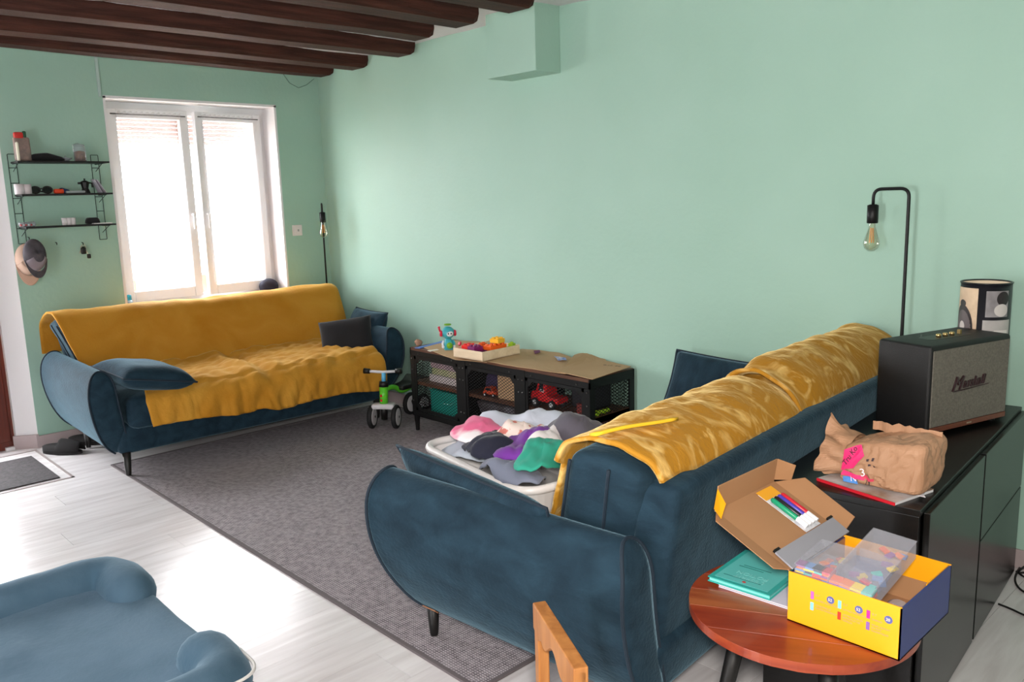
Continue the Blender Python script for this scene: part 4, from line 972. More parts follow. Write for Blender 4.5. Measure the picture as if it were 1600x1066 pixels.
book('white picture book with green edge under the teal book', e0, TZ+.0005, .007, mat('book_white', (206, 202, 218), .4), mat('book_lime', (178, 200, 60), .6))
bk, cv, Q = book('teal hardback book on the side table, half under the cardboard lid', quad((b0.x, b0.y), an, dv.length, .20), TZ+.008, .013, Mteal, Mpg)
Mlt = mat('book_light', (128, 200, 196), .5)
ca, sa = math.cos(an), math.sin(an)
def bl_(x, y): return (ca*x-sa*y, sa*x+ca*y)
obj('cover_panel', prism([bl_(x, y) for x, y in ((.012, .012), (dv.length-.012, .012), (dv.length-.012, .19), (.012, .19))], .013, .0134), mat('book_panel', (96, 190, 186), .4), bk)
obj('emblem', prism([bl_(dv.length*.52+.005*math.cos(t), .024+.004*math.sin(t)) for t in [i*.6 for i in range(10)]], .0134, .0139), mat('book_red', (190, 50, 50), .5), bk)
for i, (s, y) in enumerate((("L'ESPRIT", .052), ('POTION', .074))):
    p = bl_(dv.length*.78, y); text('title', s, Mlt, .022, parent=bk, extrude=.0002, M=frame((p[0], p[1], .0138), (-ca, -sa, 0), (sa, -ca, 0)))
for y, x0_, x1_ in ((.034, .15, .75), (.10, .2, .6), (.11, .25, .7)):
    obj('rule', prism([bl_(dv.length*x0_, y), bl_(dv.length*x1_, y), bl_(dv.length*x1_, y+.003), bl_(dv.length*x0_, y+.003)], .0134, .0137), mat('book_dark', (34, 116, 112), .5), bk)
# game box ----------------------------------------------------------
X0, X1, Y0, Y1, ZB, HB = 4.859, 5.107, -1.816, -1.54, TZ+.0008, .118
gb = empty('game_box', (X0, Y0, ZB)); tag(gb, 'open yellow and blue game box full of plastic pieces on the side table', 'game box')
w_, d_ = X1-X0, Y1-Y0; tk = .003
obj('bottom', box(0, w_, 0, d_, 0, tk), M_cardin, gb)
def wall2(name, vout, vin, mo):
    o = obj(name, vout, mo, gb); obj('inner_face', vin, M_cardin, o); return o
fr = wall2('front_wall', box(0, w_, 0, tk, 0, HB), box(tk, w_-tk, tk, tk+.001, tk, HB-.002), M_yellow)
wall2('right_wall', box(w_-tk, w_, 0, d_, 0, HB-.002), box(w_-tk-.001, w_-tk, tk, d_-tk, tk, HB-.004), M_blueprint)
obj('inner_flap', box(w_-tk-.003, w_-tk-.001, d_*.52, d_-tk-.002, HB*.35, HB-.001), M_yellow, gb)
wall2('back_wall', box(0, w_, d_-tk, d_, 0, HB), box(tk, w_-tk, d_-tk-.001, d_-tk, tk, HB*.5), M_yellow)
wall2('left_wall', box(0, tk, tk, d_-tk, 0, HB-.004), box(tk, tk+.001, tk, d_-tk, tk, HB-.006), M_blueprint)
Mtx = mat('print_grey_violet', (150, 130, 120), .6); Mci = mat('print_slate_blue', (84, 92, 150), .6)
lay = [(.30, .66, (236, 90, 170), (130, 190, 240)), (.51, .50, (120, 200, 196), (226, 54, 30)), (.72, .66, (232, 40, 140), (130, 90, 160))]
words = [(('0-7', 'LETTRES MAGNETIQUES'), ('CONSIGNES ET', 'CARTES MAGNETIQUES')), (('0-7', 'LETTRES MAGNETIQUES'), ('LETTRES POUR LES', 'ENFANTS ET LES', 'FAMILLES')), (('0-7', 'CHIFFRES'), ('POUR L\'ENFANT', 'EN PETIT', 'MAGNETIQUES'))]
for i, xx in enumerate((.245, .495, .745)):
    ca_, cb_ = lay[i][2], lay[i][3]; zt = HB*.60
    obj('swatch', box(xx*w_-.03*w_, xx*w_, -.0006, .0002, zt, zt+.018), mat('sw_%d' % i, ca_, .5), fr)
    obj('swatch', box(xx*w_-.03*w_, xx*w_, -.0006, .0002, zt-.026, zt-.008), mat('swb_%d' % i, cb_, .5), fr)
    ci = obj('badge', move(cyl(.0085, 0, .0006, 18), (xx*w_+.038, 0.0, zt+.012), rx=math.radians(90)), Mci, fr)
    text('badge_text', ('52', '52', '20')[i], mat('print_cream', (240, 226, 190), .6), .009, parent=ci, extrude=.0001, M=frame((xx*w_+.0325, -.0009, zt+.009), (1, 0, 0), (0, 0, 1)))
    for j, s in enumerate(words[i][0]): text('caption', s, Mtx, .007 if j == 0 else .0052, parent=fr, extrude=.0001, M=frame((xx*w_+.004, -.0004, zt+.010-.011*j), (1, 0, 0), (0, 0, 1)))
    for j, s in enumerate(words[i][1]): text('caption', s, Mtx, .0052, parent=fr, extrude=.0001, M=frame((xx*w_+.004, -.0004, zt-.013-.0065*j), (1, 0, 0), (0, 0, 1)))
# lid hinged on the left wall, leaning back over the books
PH = math.radians(25); LW = .215
lid = empty('box_lid'); lid.parent = gb
lid.location = (0, 0, HB); lid.rotation_euler = (0, 0, 0)
bpy.data.objects.remove(lid)
def lp(s, y, h=0): # s outwards along the lid, y along the hinge, h normal to the lid inside
    return (-s*math.cos(PH)+h*math.sin(PH), y, HB+s*math.sin(PH)+h*math.cos(PH))
def slab(P, N, t):
    n = len(P); nv = Vector(N).normalized()*t
    V = [tuple(p) for p in P]+[tuple(Vector(p)+nv) for p in P]
    return V, [tuple(range(n)), tuple(range(2*n-1, n-1, -1))]+[(i, (i+1) % n, n+(i+1) % n, n+i) for i in range(n)]
nl = Vector((math.sin(PH), 0, math.cos(PH)))
ld = obj('lid', slab([lp(0, 0), lp(LW, 0), lp(LW, d_), lp(0, d_)], nl, .003), M_cardin, gb); ld['label'] = 'open kraft cardboard lid'
lean = lambda k: Vector(lp(0, 0, 0)) # noqa
fh = .062
obj('far_flap', slab([lp(LW, .004, .003), lp(LW+.02, 0, fh), lp(LW+.02, d_, fh), lp(LW, d_-.004, .003)], (1, 0, -.3), .003), M_cardin, ld)
obj('right_flap', slab([lp(.004, d_, .003), lp(.012, d_+.05, .03), lp(LW-.05, d_+.055, .035), lp(LW-.004, d_, .003)], (0, 1, -.5), .003), M_cardin, ld)
obj('left_flap', slab([lp(.004, 0, .003), lp(.02, -.045, .012), lp(LW-.03, -.045, .012), lp(LW-.004, 0, .003)], (0, .2, -1), .003), M_cardin, ld)
obj('yellow_tab', slab([lp(LW+.002, -.001, .006), lp(LW-.035, -.03, .016), lp(LW-.030, -.032, .058), lp(LW+.014, -.006, .060)], (0, -1, 0), .002), M_yellow, ld)
obj('right_tab', slab([lp(LW+.001, d_, .006), lp(LW-.03, d_+.028, .02), lp(LW-.022, d_+.03, .062), lp(LW+.018, d_+.002, .062)], (0, 1, 0), .002), M_cardin, ld)
gp = obj('grey_strip', slab([lp(-.006, -.004, .012), lp(.044, -.004, .016), lp(.044, d_+.0, .016), lp(-.006, d_+.0, .012)], nl, .004), M_greypanel, ld)
for y0_, y1_ in ((-.004, .018), (d_-.022, d_)):
    obj('black_catch', slab([lp(.044, y0_, .0165), lp(.050, y0_, .0165), lp(.050, y1_, .0165), lp(.044, y1_, .0165)], nl, .006), M_black, gp)
# marker set lying on the lid
mk = empty('marker_set', tuple(Vector((X0, Y0, ZB))+Vector(lp(.122, d_-.072, .004)))); tag(mk, 'yellow pack of coloured whiteboard markers lying on the cardboard lid', 'markers')
mk.matrix_world = frame(mk.location, Vector(lp(1, 0))-Vector(lp(0, 0)), (0, -1, 0))
obj('card', box(-.07, .075, -.036, .036, .001, .0025), mat('card_white', (222, 222, 226), .5, col2=(180, 182, 190), scale=60), mk)
obj('card_header', box(.05, .082, -.0362, .0362, .0026, .0034), mat('card_amber', (236, 168, 40), .5), mk)
for i, c in enumerate(((196, 30, 50), (70, 60, 170), (24, 24, 28), (26, 150, 110))):
    o = obj('marker', move(lathe([(.003, 0), (.0065, .004), (.0065, .075), (.004, .08)], 10), (-.035, -.026+.0165*i, .009), ry=math.radians(90)), mat('marker_%d' % i, c, .35), mk, smooth=True)
    obj('cap', move(cyl(.0069, 0, .03, 10), (-.062, -.026+.0165*i, .009), ry=math.radians(90)), mat('marker_white', (232, 232, 236), .4), o)
# clear trays with magnet pieces
M_clear = bpy.data.materials.new('clear_plastic'); M_clear.use_nodes = True
nt = M_clear.node_tree; nt.nodes.clear(); out = nt.nodes.new('ShaderNodeOutputMaterial'); mx = nt.nodes.new('ShaderNodeMixShader'); tr = nt.nodes.new('ShaderNodeBsdfTransparent'); gl = nt.nodes.new('ShaderNodeBsdfPrincipled'); lw = nt.nodes.new('ShaderNodeLayerWeight'); mr_ = nt.nodes.new('ShaderNodeMapRange')
gl.inputs['Base Color'].default_value = (.62, .62, .68, 1); gl.inputs['Roughness'].default_value = .12; lw.inputs[0].default_value = .3; tr.inputs[0].default_value = (.93, .93, .96, 1)
mr_.inputs['To Min'].default_value = .17; mr_.inputs['To Max'].default_value = .6
nt.links.new(lw.outputs['Facing'], mr_.inputs['Value']); nt.links.new(mr_.outputs[0], mx.inputs[0]); nt.links.new(tr.outputs[0], mx.inputs[1]); nt.links.new(gl.outputs[0], mx.inputs[2]); nt.links.new(mx.outputs[0], out.inputs[0])
PCOL = [(240, 130, 70), (226, 70, 90), (244, 212, 60), (150, 80, 150), (90, 200, 190), (96, 150, 210), (240, 110, 60), (30, 40, 70)]
PNAME = ['light orange', 'coral red', 'yellow', 'purple', 'turquoise', 'light blue', 'deep orange', 'navy blue']
def tray_clear(lab, M, L_, W_, H_, seed, side):
    rnd = random.Random(seed)
    e = empty('clear_tray'); e.matrix_world = M; tag(e, lab, 'plastic tray')
    t = .0012
    obj('shell', ([(0, 0, 0), (L_, 0, 0), (L_, W_, 0), (0, W_, 0), (0, 0, H_), (L_, 0, H_), (L_, W_, H_), (0, W_, H_)], [(0, 1, 2, 3), (0, 1, 5, 4), (1, 2, 6, 5), (2, 3, 7, 6), (3, 0, 4, 7)]), M_clear, e)
    obj('lid', ([(-.002, -.002, H_), (L_+.002, -.002, H_), (L_+.002, W_+.002, H_), (-.002, W_+.002, H_)], [(0, 1, 2, 3)]), M_clear, e)
    for k in (1, 2): obj('rib', ([(t, W_*k/3, t), (L_-t, W_*k/3, t), (L_-t, W_*k/3, H_*.8), (t, W_*k/3, H_*.8)], [(0, 1, 2, 3)]), M_clear, e)
    # stacks of pieces along the front wall and scattered elsewhere
    meshes = {}
    def piece(x, y, z, sx, sy, sz, ci, rz):
        key = (round(sx, 3), round(sy, 3), round(sz, 3), ci)
        if key not in meshes:
            o = obj('magnet_piece', box(-sx/2, sx/2, -sy/2, sy/2, 0, sz), mat('piece_%d' % ci, PCOL[ci], .45), bevel=.0008); meshes[key] = o.data
        else: o = bpy.data.objects.new('magnet_piece', meshes[key]); COL.objects.link(o)
        o.matrix_world = M @ Matrix.Translation((x, y, z)) @ Matrix.Rotation(rz, 4, 'Z')
        tag(o, PNAME[ci]+' magnetic letter piece inside the '+side+' clear plastic tray', 'letter piece', 'magnetic letters in the '+side+' tray'); return o
    for col in range(4):
        for r in range(7):
            piece(L_*.13+L_*.245*col, .018, .001+.0052*r, .024, .026, .0046, (col*2+r*3+seed) % 8, rnd.uniform(-.08, .08))
    for k in range(14):
        piece(rnd.uniform(.015, L_-.015), rnd.uniform(.05, W_-.015), .002+.006*rnd.random(), .022, .014, .005, rnd.randrange(8), rnd.uniform(0, 3))
    return e
ta = frame((X0+.008, Y0+.012, ZB+HB-.022), (1, .04, .0), (-.0, 1, .06))
tray_clear('clear plastic tray of coloured letters at the left of the game box, nearer the lid', ta, .08, .145, .04, 1, 'left')
tb_ = frame((X0+.088, Y0+.007, ZB+HB-.030), (1, .0, -.05), (.22, 1, .19))
tray_clear('clear plastic tray of coloured letters leaning over the right of the game box', tb_, .096, .23, .045, 4, 'right')
bb = obj('booklet', box(0, .10, 0, .20, 0, .003), mat('booklet_blue', (28, 74, 140), .4), bevel=.001); bb.matrix_world = frame((X0+.06, Y0+.05, ZB+.072), (1, .1, -.02), (.04, 1, .06)); tag(bb, 'dark blue booklet between the two clear trays in the game box', 'booklet')
jr = empty('jar'); tag(jr, 'small clear jar with dark green lid lying in the front corner of the game box', 'jar')
jr.matrix_world = frame((X0+.2115, Y0+.022, ZB+.060), (1, .0, 0), (0, .1, -1)) @ Matrix.Scale(.78, 4)
obj('glass', lathe([(.001, 0), (.034, .0), (.036, .006), (.036, .075), (.032, .085)], 24, cap=False), M_clear, jr, smooth=True)
obj('lid', lathe([(.034, -.004), (.038, -.003), (.038, -.014), (.001, -.014)], 24, cap=False), mat('lid_green', (16, 92, 70), .4), jr, smooth=True)
for i in range(9):
    t = i*2.4; o = obj('silver_piece', box(-.008, .008, -.006, .006, -.003, .003), mat('silver_foil', (190, 194, 200), .25, metal=.8)); o.matrix_world = jr.matrix_world @ Matrix.Translation((.018*math.cos(t), .018*math.sin(t), .012+.007*i)) @ Matrix.Rotation(t, 4, 'Z') @ Matrix.Rotation(t, 4, 'X'); tag(o, 'small silver foil piece inside the clear jar', 'foil piece', 'silver pieces in the jar')

# ------------------------------------------------------------------ child's chair in the foreground
c0 = pz(843, 944, .5); c1_ = pz(907, 1046, .5); dv = (c1_-c0); dv.z = 0; cl = dv.length
ch = empty('child_chair'); ch.matrix_world = frame((c0.x, c0.y, 0), dv, Vector((0, 0, 1)).cross(dv)); tag(ch, 'small varnished wooden child\'s chair seen from behind beside the armrest', 'chair')
# local x along the back, +y away from the seat? (cross gives the far side), seat on -y... kept towards the photographer's left
sg = 1
def post(x, z1, z0=0): return box(x-.016, x+.016, -.014, .014, z0, z1)
for x in (.012, cl-.012): obj('leg', post(x, .498), M_oak, ch, bevel=.004)
V = []; n = 16
rail = [(x, .495) for x in (.0, cl)]+[(cl-.03, .43)]
pts = [(-.004, .505), (cl+.004, .505), (cl+.004, .44), (cl-.035, .425)]+[(cl*(1-t), .445+.018*math.cos((t-.5)*14)*(1 if .15 < t < .85 else 0)) for t in [.2+.6*i/12 for i in range(13)]]+[(.035, .425), (-.004, .44)]
obj('top_rail', ([(p[0], y, p[1]) for y in (-.0165, .0165) for p in pts], [tuple(range(len(pts))), tuple(range(2*len(pts)-1, len(pts)-1, -1))]+[(i, (i+1) % len(pts), len(pts)+(i+1) % len(pts), len(pts)+i) for i in range(len(pts))]), M_oak, ch, bevel=.003)
obj('lower_rail', box(.02, cl-.02, -.009, .009, .20, .23), M_oak, ch, bevel=.003)
obj('seat', box(-.01, cl+.01, -.25, .01, .255, .275), M_oak, ch, bevel=.005)
for x in (.012, cl-.012): obj('leg', move(post(x, .255), (0, -.225, 0)), M_oak, ch, bevel=.004)
obj('stretcher', join(box(.0, .024, -.225, 0, .12, .14), box(cl-.024, cl, -.225, 0, .12, .14)), M_oak, ch)

# ------------------------------------------------------------------ pet bed
M_bed = mat('bed_blue', (66, 92, 110), .85, col2=(82, 106, 124), scale=5, sheen=.4, sheen_rough=.4, sheentint=(165, 190, 205), bump=.15, bscale=60, spec=.2)
pb = empty('pet_bed', (3.07, -2.9, 0)); tag(pb, 'blue plush pet bed with bolster rim and front opening on the floor', 'pet bed')
BXa, BXb, BYa, BYb = -.50, .52, -.42, .33          # centre lines of the bolster
rB = .085
obj('base', rbox(1.14, .92, .08, .03, (8, 8, 1), lambda x, y, z: (x+.01, y-.04, z+.043)), mat('bed_base', (30, 44, 66), .8), pb, smooth=True)
obj('mattress', rbox(.98, .80, .07, .03, (18, 16, 1), lambda x, y, z: (x+.01, y-.04+.03, z+.095+.012*nz(x*4, y*4, 1)+.006*nz(x*12, y*12, 3)+(.018*math.exp(-((x+.12+.6*(y+.1))/.02)**2)*(1 if -.25 < y < .0 else 0)))), mat('bed_mattress_blue', (80, 105, 124), .85, col2=(93, 117, 136), scale=6, sheen=.4, sheen_rough=.4, sheentint=(165, 190, 205), bump=.2, bscale=50, spec=.2), pb, smooth=True)
def bol(pts, cap0, cap1):
    P = arc_path(pts, .12, 8); Q = []
    for a_, b_ in zip(P, P[1:]):
        m_ = max(1, int((b_-a_).length/.03))
        for k in range(m_): Q.append(a_+(b_-a_)*k/m_)
    Q.append(P[-1]); n = len(Q); R = []
    for i in range(n):
        e0 = min(1, ((i+.15)/3.0)) if cap0 else 1; e1 = min(1, ((n-1-i+.15)/3.0)) if cap1 else 1
        R.append(rB*(max(.05, 1-(1-e0)**2)**.5)*(max(.05, 1-(1-e1)**2)**.5)*(1+.05*nz(i*.35, 2, 0)))
    V, F = tube(Q, R, 16); return V, F
zB = .125
bo = obj('bolster', bol([(-.20, BYb, zB), (BXa, BYb, zB), (BXa, BYa, zB), (BXb, BYa, zB), (BXb, BYb, zB), (.24, BYb, zB)], True, True), M_bed, pb, smooth=True); bo['label'] = 'thick rounded rim, open at the front'
pip = arc_path([(.42, BYb+.066, .170), (BXb+.058, BYb+.058, .170), (BXb+.068, BYb-.12, .172), (BXb+.068, BYa, .172)], .10, 8)
obj('white_piping', tube(pip, .005, 6), mat('white_cord', (214, 212, 208), .7), pb, smooth=True)

# ------------------------------------------------------------------ laundry basket on the sofa seat
kz = .485
r0 = pz(674, 703, .60); r1 = pz(858, 793, .60); r3 = pz(770, 652, .60)
bxd = (r1-r0); bxd.z = 0; bl_len = .63; byd = Vector((-bxd.y, bxd.x, 0)).normalized(); bw_ = .44
bk_ = empty('laundry_basket'); bk_.matrix_world = frame((r0.x-.045, r0.y-.01, kz), bxd, byd); bk_.location.z += .0; tag(bk_, 'white plastic laundry basket full of clothes on the sofa seat', 'laundry basket')
M_wp = mat('white_plastic', (214, 211, 210), .35)
def rrect(L_, W_, r, k=5):
    P = []
    for cx, cy, a0 in ((L_-r, W_-r, 0), (r, W_-r, 90), (r, r, 180), (L_-r, r, 270)):
        for i in range(k+1):
            t = math.radians(a0+90*i/k); P.append((cx+r*math.cos(t), cy+r*math.sin(t)))
    return P
HBk = .125
lo = rrect(bl_len-.08, bw_-.08, .06); hi = rrect(bl_len, bw_, .08); n = len(lo)
V = [(x+.04, y+.04, 0) for x, y in lo]+[(x, y, HBk) for x, y in hi]; F = [(i, (i+1) % n, n+(i+1) % n, n+i) for i in range(n)]+[tuple(range(n-1, -1, -1))]
obj('tub', (V, F), M_wp, bk_, smooth=False, solid=.004)
obj('rim', tube([(x, y, HBk) for x, y in rrect(bl_len, bw_, .08, 6)], .014, 8, closed=True), M_wp, bk_, smooth=True)
def garment(name, lab, cx, cy, rx, ry, z, col, rz=0, seed=0, col2=None, hump=.05, cat='clothing', scale=8, th=.006, lob=.18):
    m = mat('cloth_%s_%d' % (name, seed), col, .9, col2=col2, scale=scale, mixlo=.55, mixhi=.6, sheen=.1)
    nr, na = 9, 40; V = [(0, 0, hump+.01*nz(seed, 0, 0))]; F = []
    for i in range(1, nr+1):
        s = i/nr
        for k in range(na):
            t = 2*math.pi*k/na
            R = s*(1+lob*nz(math.cos(t)*1.6+seed, math.sin(t)*1.6, seed*.7)+.06*nz(math.cos(t)*5+seed, math.sin(t)*5, 1))
            x = rx*R*math.cos(t); y = ry*R*math.sin(t)
            zz = hump*(1-s**2.6)*(.82+.5*nz(x*7+seed, y*7, seed*2))+.024*nz(x*10+seed, y*10, seed)*(.4+s)+.022*abs(nz(x*24+seed*3+y*10, y*12, seed))
            V.append((x, y, zz))
    for k in range(na): F.append((0, 1+k, 1+(k+1) % na))
    for i in range(nr-1):
        for k in range(na): F.append((1+i*na+k, 1+(i+1)*na+k, 1+(i+1)*na+(k+1) % na, 1+i*na+(k+1) % na))
    o = obj(name, (V, F), m, smooth=True, solid=th); o.matrix_world = bk_.matrix_world @ Matrix.Translation((cx, cy, z)) @ Matrix.Rotation(rz, 4, 'Z'); tag(o, lab, cat, 'clothes in the laundry basket'); return o
garment('folded_sheet', 'pale grey-blue sheet filling the back left of the laundry basket', .20, .33, .26, .15, .125, (196, 202, 216), .25, 1, hump=.105)
garment('folded_sheet', 'light blue cloth at the left end of the laundry basket', .10, .20, .12, .16, .10, (190, 200, 214), .4, 2, hump=.045)
garment('pink_top', 'pink and white child\'s top in the laundry basket', .16, .16, .12, .10, .165, (222, 104, 144), .2, 3, (236, 228, 230), hump=.05, scale=4)
garment('navy_trousers', 'navy blue trousers at the front of the laundry basket', .27, .12, .12, .09, .155, (28, 30, 48), -.4, 4, hump=.055)
garment('printed_shirt', 'white shirt with small red prints in the laundry basket', .28, .25, .11, .09, .165, (232, 214, 206), .5, 5, (206, 120, 110), hump=.06, scale=26)
garment('purple_shirt', 'bright purple shirt in the middle of the laundry basket', .38, .20, .09, .15, .165, (106, 46, 140), .5, 6, hump=.06)
garment('white_vest', 'crumpled white vest beside the purple shirt', .44, .24, .07, .12, .175, (222, 216, 216), .6, 7, hump=.06)
garment('green_shirt', 'teal green shirt at the right of the laundry basket', .52, .16, .085, .13, .165, (42, 148, 126), .3, 8, hump=.06)
garment('grey_jumper', 'dark grey jumper heaped at the back right of the laundry basket', .46, .37, .20, .13, .16, (84, 80, 90), -.1, 9, (74, 70, 80), hump=.10, scale=3)
garment('grey_trousers', 'blue-grey trousers along the front rim of the laundry basket', .47, .07, .16, .07, .130, (112, 118, 136), -.05, 10, hump=.04)

# ------------------------------------------------------------------ wall shelf
sx0 = .0
ws = empty('wall_shelf', (0, -1.893, 1.27)); tag(ws, 'black wire wall shelf with three boards left of the window', 'shelf')
M_wire = mat('shelf_wire', (30, 44, 42), .5, metal=.3); M_board = mat('shelf_black', (16, 16, 17), .5)
def wsl(y, z): return (y+1.85, z-1.27)
ZS = (1.748, 1.556, 1.365)
for yy in (-2.075, -1.612):
    y_ = yy+1.85; w2 = .022
    la = obj('ladder', join(tube(arc_path([(.006, y_-w2, .0), (.006, y_-w2, .53), (.006, y_+w2, .53), (.006, y_+w2, .0), (.006, y_-w2, .0)], .006), .0022, 6)), M_wire, ws)
    for k in range(1, 6): obj('rung', tube([(.006, y_-w2, .09*k), (.006, y_+w2, .09*k)], .002, 6), M_wire, la)
    for z in ZS: obj('bracket', join(tube([(.006, y_, z-1.27-.006), (.15, y_, z-1.27-.006)], .003, 6), tube([(.006, y_, z-1.27-.05), (.14, y_, z-1.27-.006)], .002, 6)), M_wire, la)
for z in ZS: obj('board', box(.008, .165, -.235, .275, z-1.27-.004, z-1.27+.006), M_board, ws, bevel=.002)
def onshelf(u, v, k, dx=.09):
    p = px(u, v, 0, dx); return (dx, p.y, ZS[k]+.0065)
sh_ = lambda u, k, dx=.09: (dx, px(u, (252, 300, 349)[k], 0, dx).y, ZS[k]+.0065)
# top board
pk_ = empty('snack_packet', sh_(37, 0)); tag(pk_, 'greyish packet with red top standing at the left end of the top shelf', 'packet')
obj('pouch', rbox(.05, .085, .14, .012, (2, 4, 5), lambda x, y, z: (x*(1-.5*max(0, z/.07)), y, z+.07+.004*nz(x*30, y*30, z*30))), mat('packet_grey', (146, 124, 116), .4, col2=(110, 96, 92), scale=20), pk_, smooth=True)
obj('red_top', rbox(.03, .05, .04, .01, (2, 2, 2), lambda x, y, z: (x, y-.012, z+.148)), mat('packet_red', (190, 40, 34), .5), pk_, smooth=True)
obj('green_tip', rbox(.02, .02, .05, .008, (2, 2, 2), lambda x, y, z: (x, y+.02, z+.15)), mat('packet_green', (40, 84, 60), .5), pk_, smooth=True)
simple('candle', 'tall cream candle beside the grey packet on the top shelf', 'candle', lathe([(.008, 0), (.008, .105), (.002, .11)], 12), mat('wax_cream', (232, 226, 206), .5), (.115, sh_(28, 0)[1], ZS[0]+.0065), 0, 0)
o = obj('pouch', rbox(.06, .19, .05, .024, (4, 10, 3), lambda x, y, z: (x, y, (z+.025)*(1-.45*max(0, y/.095))*(.85+.15*math.cos(y*20))+.0002)), M_blackcloth, smooth=True); o.location = sh_(75, 0); tag(o, 'black soft pouch lying on the top shelf', 'pouch')
gd = empty('glass_dish', sh_(103, 0)); tag(gd, 'small clear glass dish between the pouch and the jar', 'dish'); obj('bowl', lathe([(.012, 0), (.03, .012), (.038, .022), (.036, .022), (.028, .014), (.01, .004)], 20), M_clear, gd, smooth=True); obj('knob', move(ball((0, 0, .03), .006), (0, 0, 0)), M_clear, gd, smooth=True)
jj = empty('storage_jar', sh_(126, 0)); tag(jj, 'clip-top glass jar with brown contents at the right of the top shelf', 'jar')
obj('glass', lathe([(.001, .001), (.032, .001), (.034, .006), (.034, .075), (.028, .088), (.028, .094)], 20, cap=False), M_clear, jj, smooth=True)
obj('contents', lathe([(.001, .003), (.03, .003), (.031, .06), (.001, .066)], 18, cap=False), mat('jar_brown', (140, 96, 56), .8, col2=(90, 60, 40), scale=60), jj, smooth=True)
obj('lid', lathe([(.001, .094), (.03, .094), (.03, .102), (.001, .106)], 18, cap=False), M_clear, jj, smooth=True)
obj('wire_clip', tube([(.0, -.034, .06), (.0, -.037, .10), (0, -.01, .112), (0, .034, .09)], .0015, 6), mat('clip_steel', (170, 170, 170), .3, metal=.9), jj)
# middle board
for u, w__, h__, lab in ((31, .028, .060, 'white candle glass at the left end of the middle shelf'), (43, .024, .058, 'second white candle glass, beside the first on the middle shelf')):
    simple('candle_glass', lab, 'candle', lathe([(w__*.9, 0), (w__, .004), (w__, h__), (w__*.88, h__), (w__*.85, h__*.6), (.001, h__*.58)], 18, cap=False), mat('frosted_white', (214, 206, 210), .4), sh_(u, 1), 0, 0, None, True)
sg_ = empty('sunglasses', sh_(65, 1)); tag(sg_, 'black sunglasses folded on the middle shelf', 'sunglasses')
for s in (-1, 1):
    fr_ = obj('lens_rim', tube([(.0+.004*math.cos(t), s*.033+.026*math.cos(t), .024+.02*math.sin(t)) for t in [2*math.pi*i/16 for i in range(16)]], .004, 6, closed=True), M_blackleg, sg_, smooth=True)
    obj('lens', ([(0, s*.033+.024*math.cos(t), .024+.018*math.sin(t)) for t in [2*math.pi*i/16 for i in range(16)]], [tuple(range(16))]), mat('lens_dark', (16, 18, 20), .1), fr_)
    obj('temple', tube([(-.002, s*.062, .03), (-.03, s*.045, .022), (-.05, -s*.03, .012)], .003, 6), M_blackleg, sg_, smooth=True)
obj('bridge', tube([(0, -.009, .03), (.003, 0, .033), (0, .009, .03)], .003, 6), M_blackleg, sg_)
o = obj('lighter', rbox(.03, .055, .028, .008, (2, 3, 2), lambda x, y, z: (x, y, z+.0145)), mat('orange_plastic', (236, 74, 34), .4), smooth=True); o.location = sh_(92, 1); tag(o, 'bright orange plastic object on the middle shelf', 'lighter')
o = obj('cloth_fold', rbox(.05, .05, .03, .01, (2, 3, 2), lambda x, y, z: (x, y, (z+.015)*(1-.5*y/.05)+.0003)), mat('navy_fold', (34, 52, 92), .8), smooth=True); o.location = sh_(101, 1, .07); tag(o, 'small folded navy cloth right of the orange object', 'cloth')
o = obj('glasses_case', rbox(.05, .11, .016, .007, (2, 4, 1), lambda x, y, z: (x, y, z+.0085)), mat('case_pale', (170, 178, 180), .4), smooth=True); o.location = sh_(117, 1); tag(o, 'flat pale grey case on the middle shelf, left of the coffee pot', 'case')
mk_ = empty('coffee_pot', sh_(134, 1)); tag(mk_, 'small black moka coffee pot on the middle shelf', 'coffee pot')
obj('boiler', lathe([(.028, 0), (.028, .004), (.019, .03)], 8), M_blackleg, mk_); obj('upper', lathe([(.019, .03), (.026, .066), (.027, .068)], 8), M_blackleg, mk_)
obj('lid', lathe([(.027, .068), (.012, .076), (.004, .078), (.006, .088), (.001, .09)], 8, cap=False), M_blackleg, mk_); obj('spout', box(-.006, .006, -.04, -.024, .055, .068), M_blackleg, mk_, bevel=.002); obj('handle', tube([(0, .025, .064), (0, .042, .06), (0, .042, .035)], .005, 6), M_blackleg, mk_)
lf = sh_(158, 1)
for i, lab in enumerate(('pale lilac leaflet leaning nearest the coffee pot on the middle shelf', 'grey leaflet leaning between two pale ones on the middle shelf', 'white leaflet leaning at the right end of the middle shelf')):
    o = obj('leaflet', box(-.04, .04, -.002, .0, 0, .092), mat('leaflet_%d' % i, ((206, 200, 212), (160, 150, 160), (226, 220, 230))[i], .6)); o.location = (lf[0], lf[1]-.004+.012*i, lf[2]+.0015); o.rotation_euler = (math.radians(24+3*i), 0, 0); tag(o, lab, 'leaflet', 'leaflets on the middle shelf')
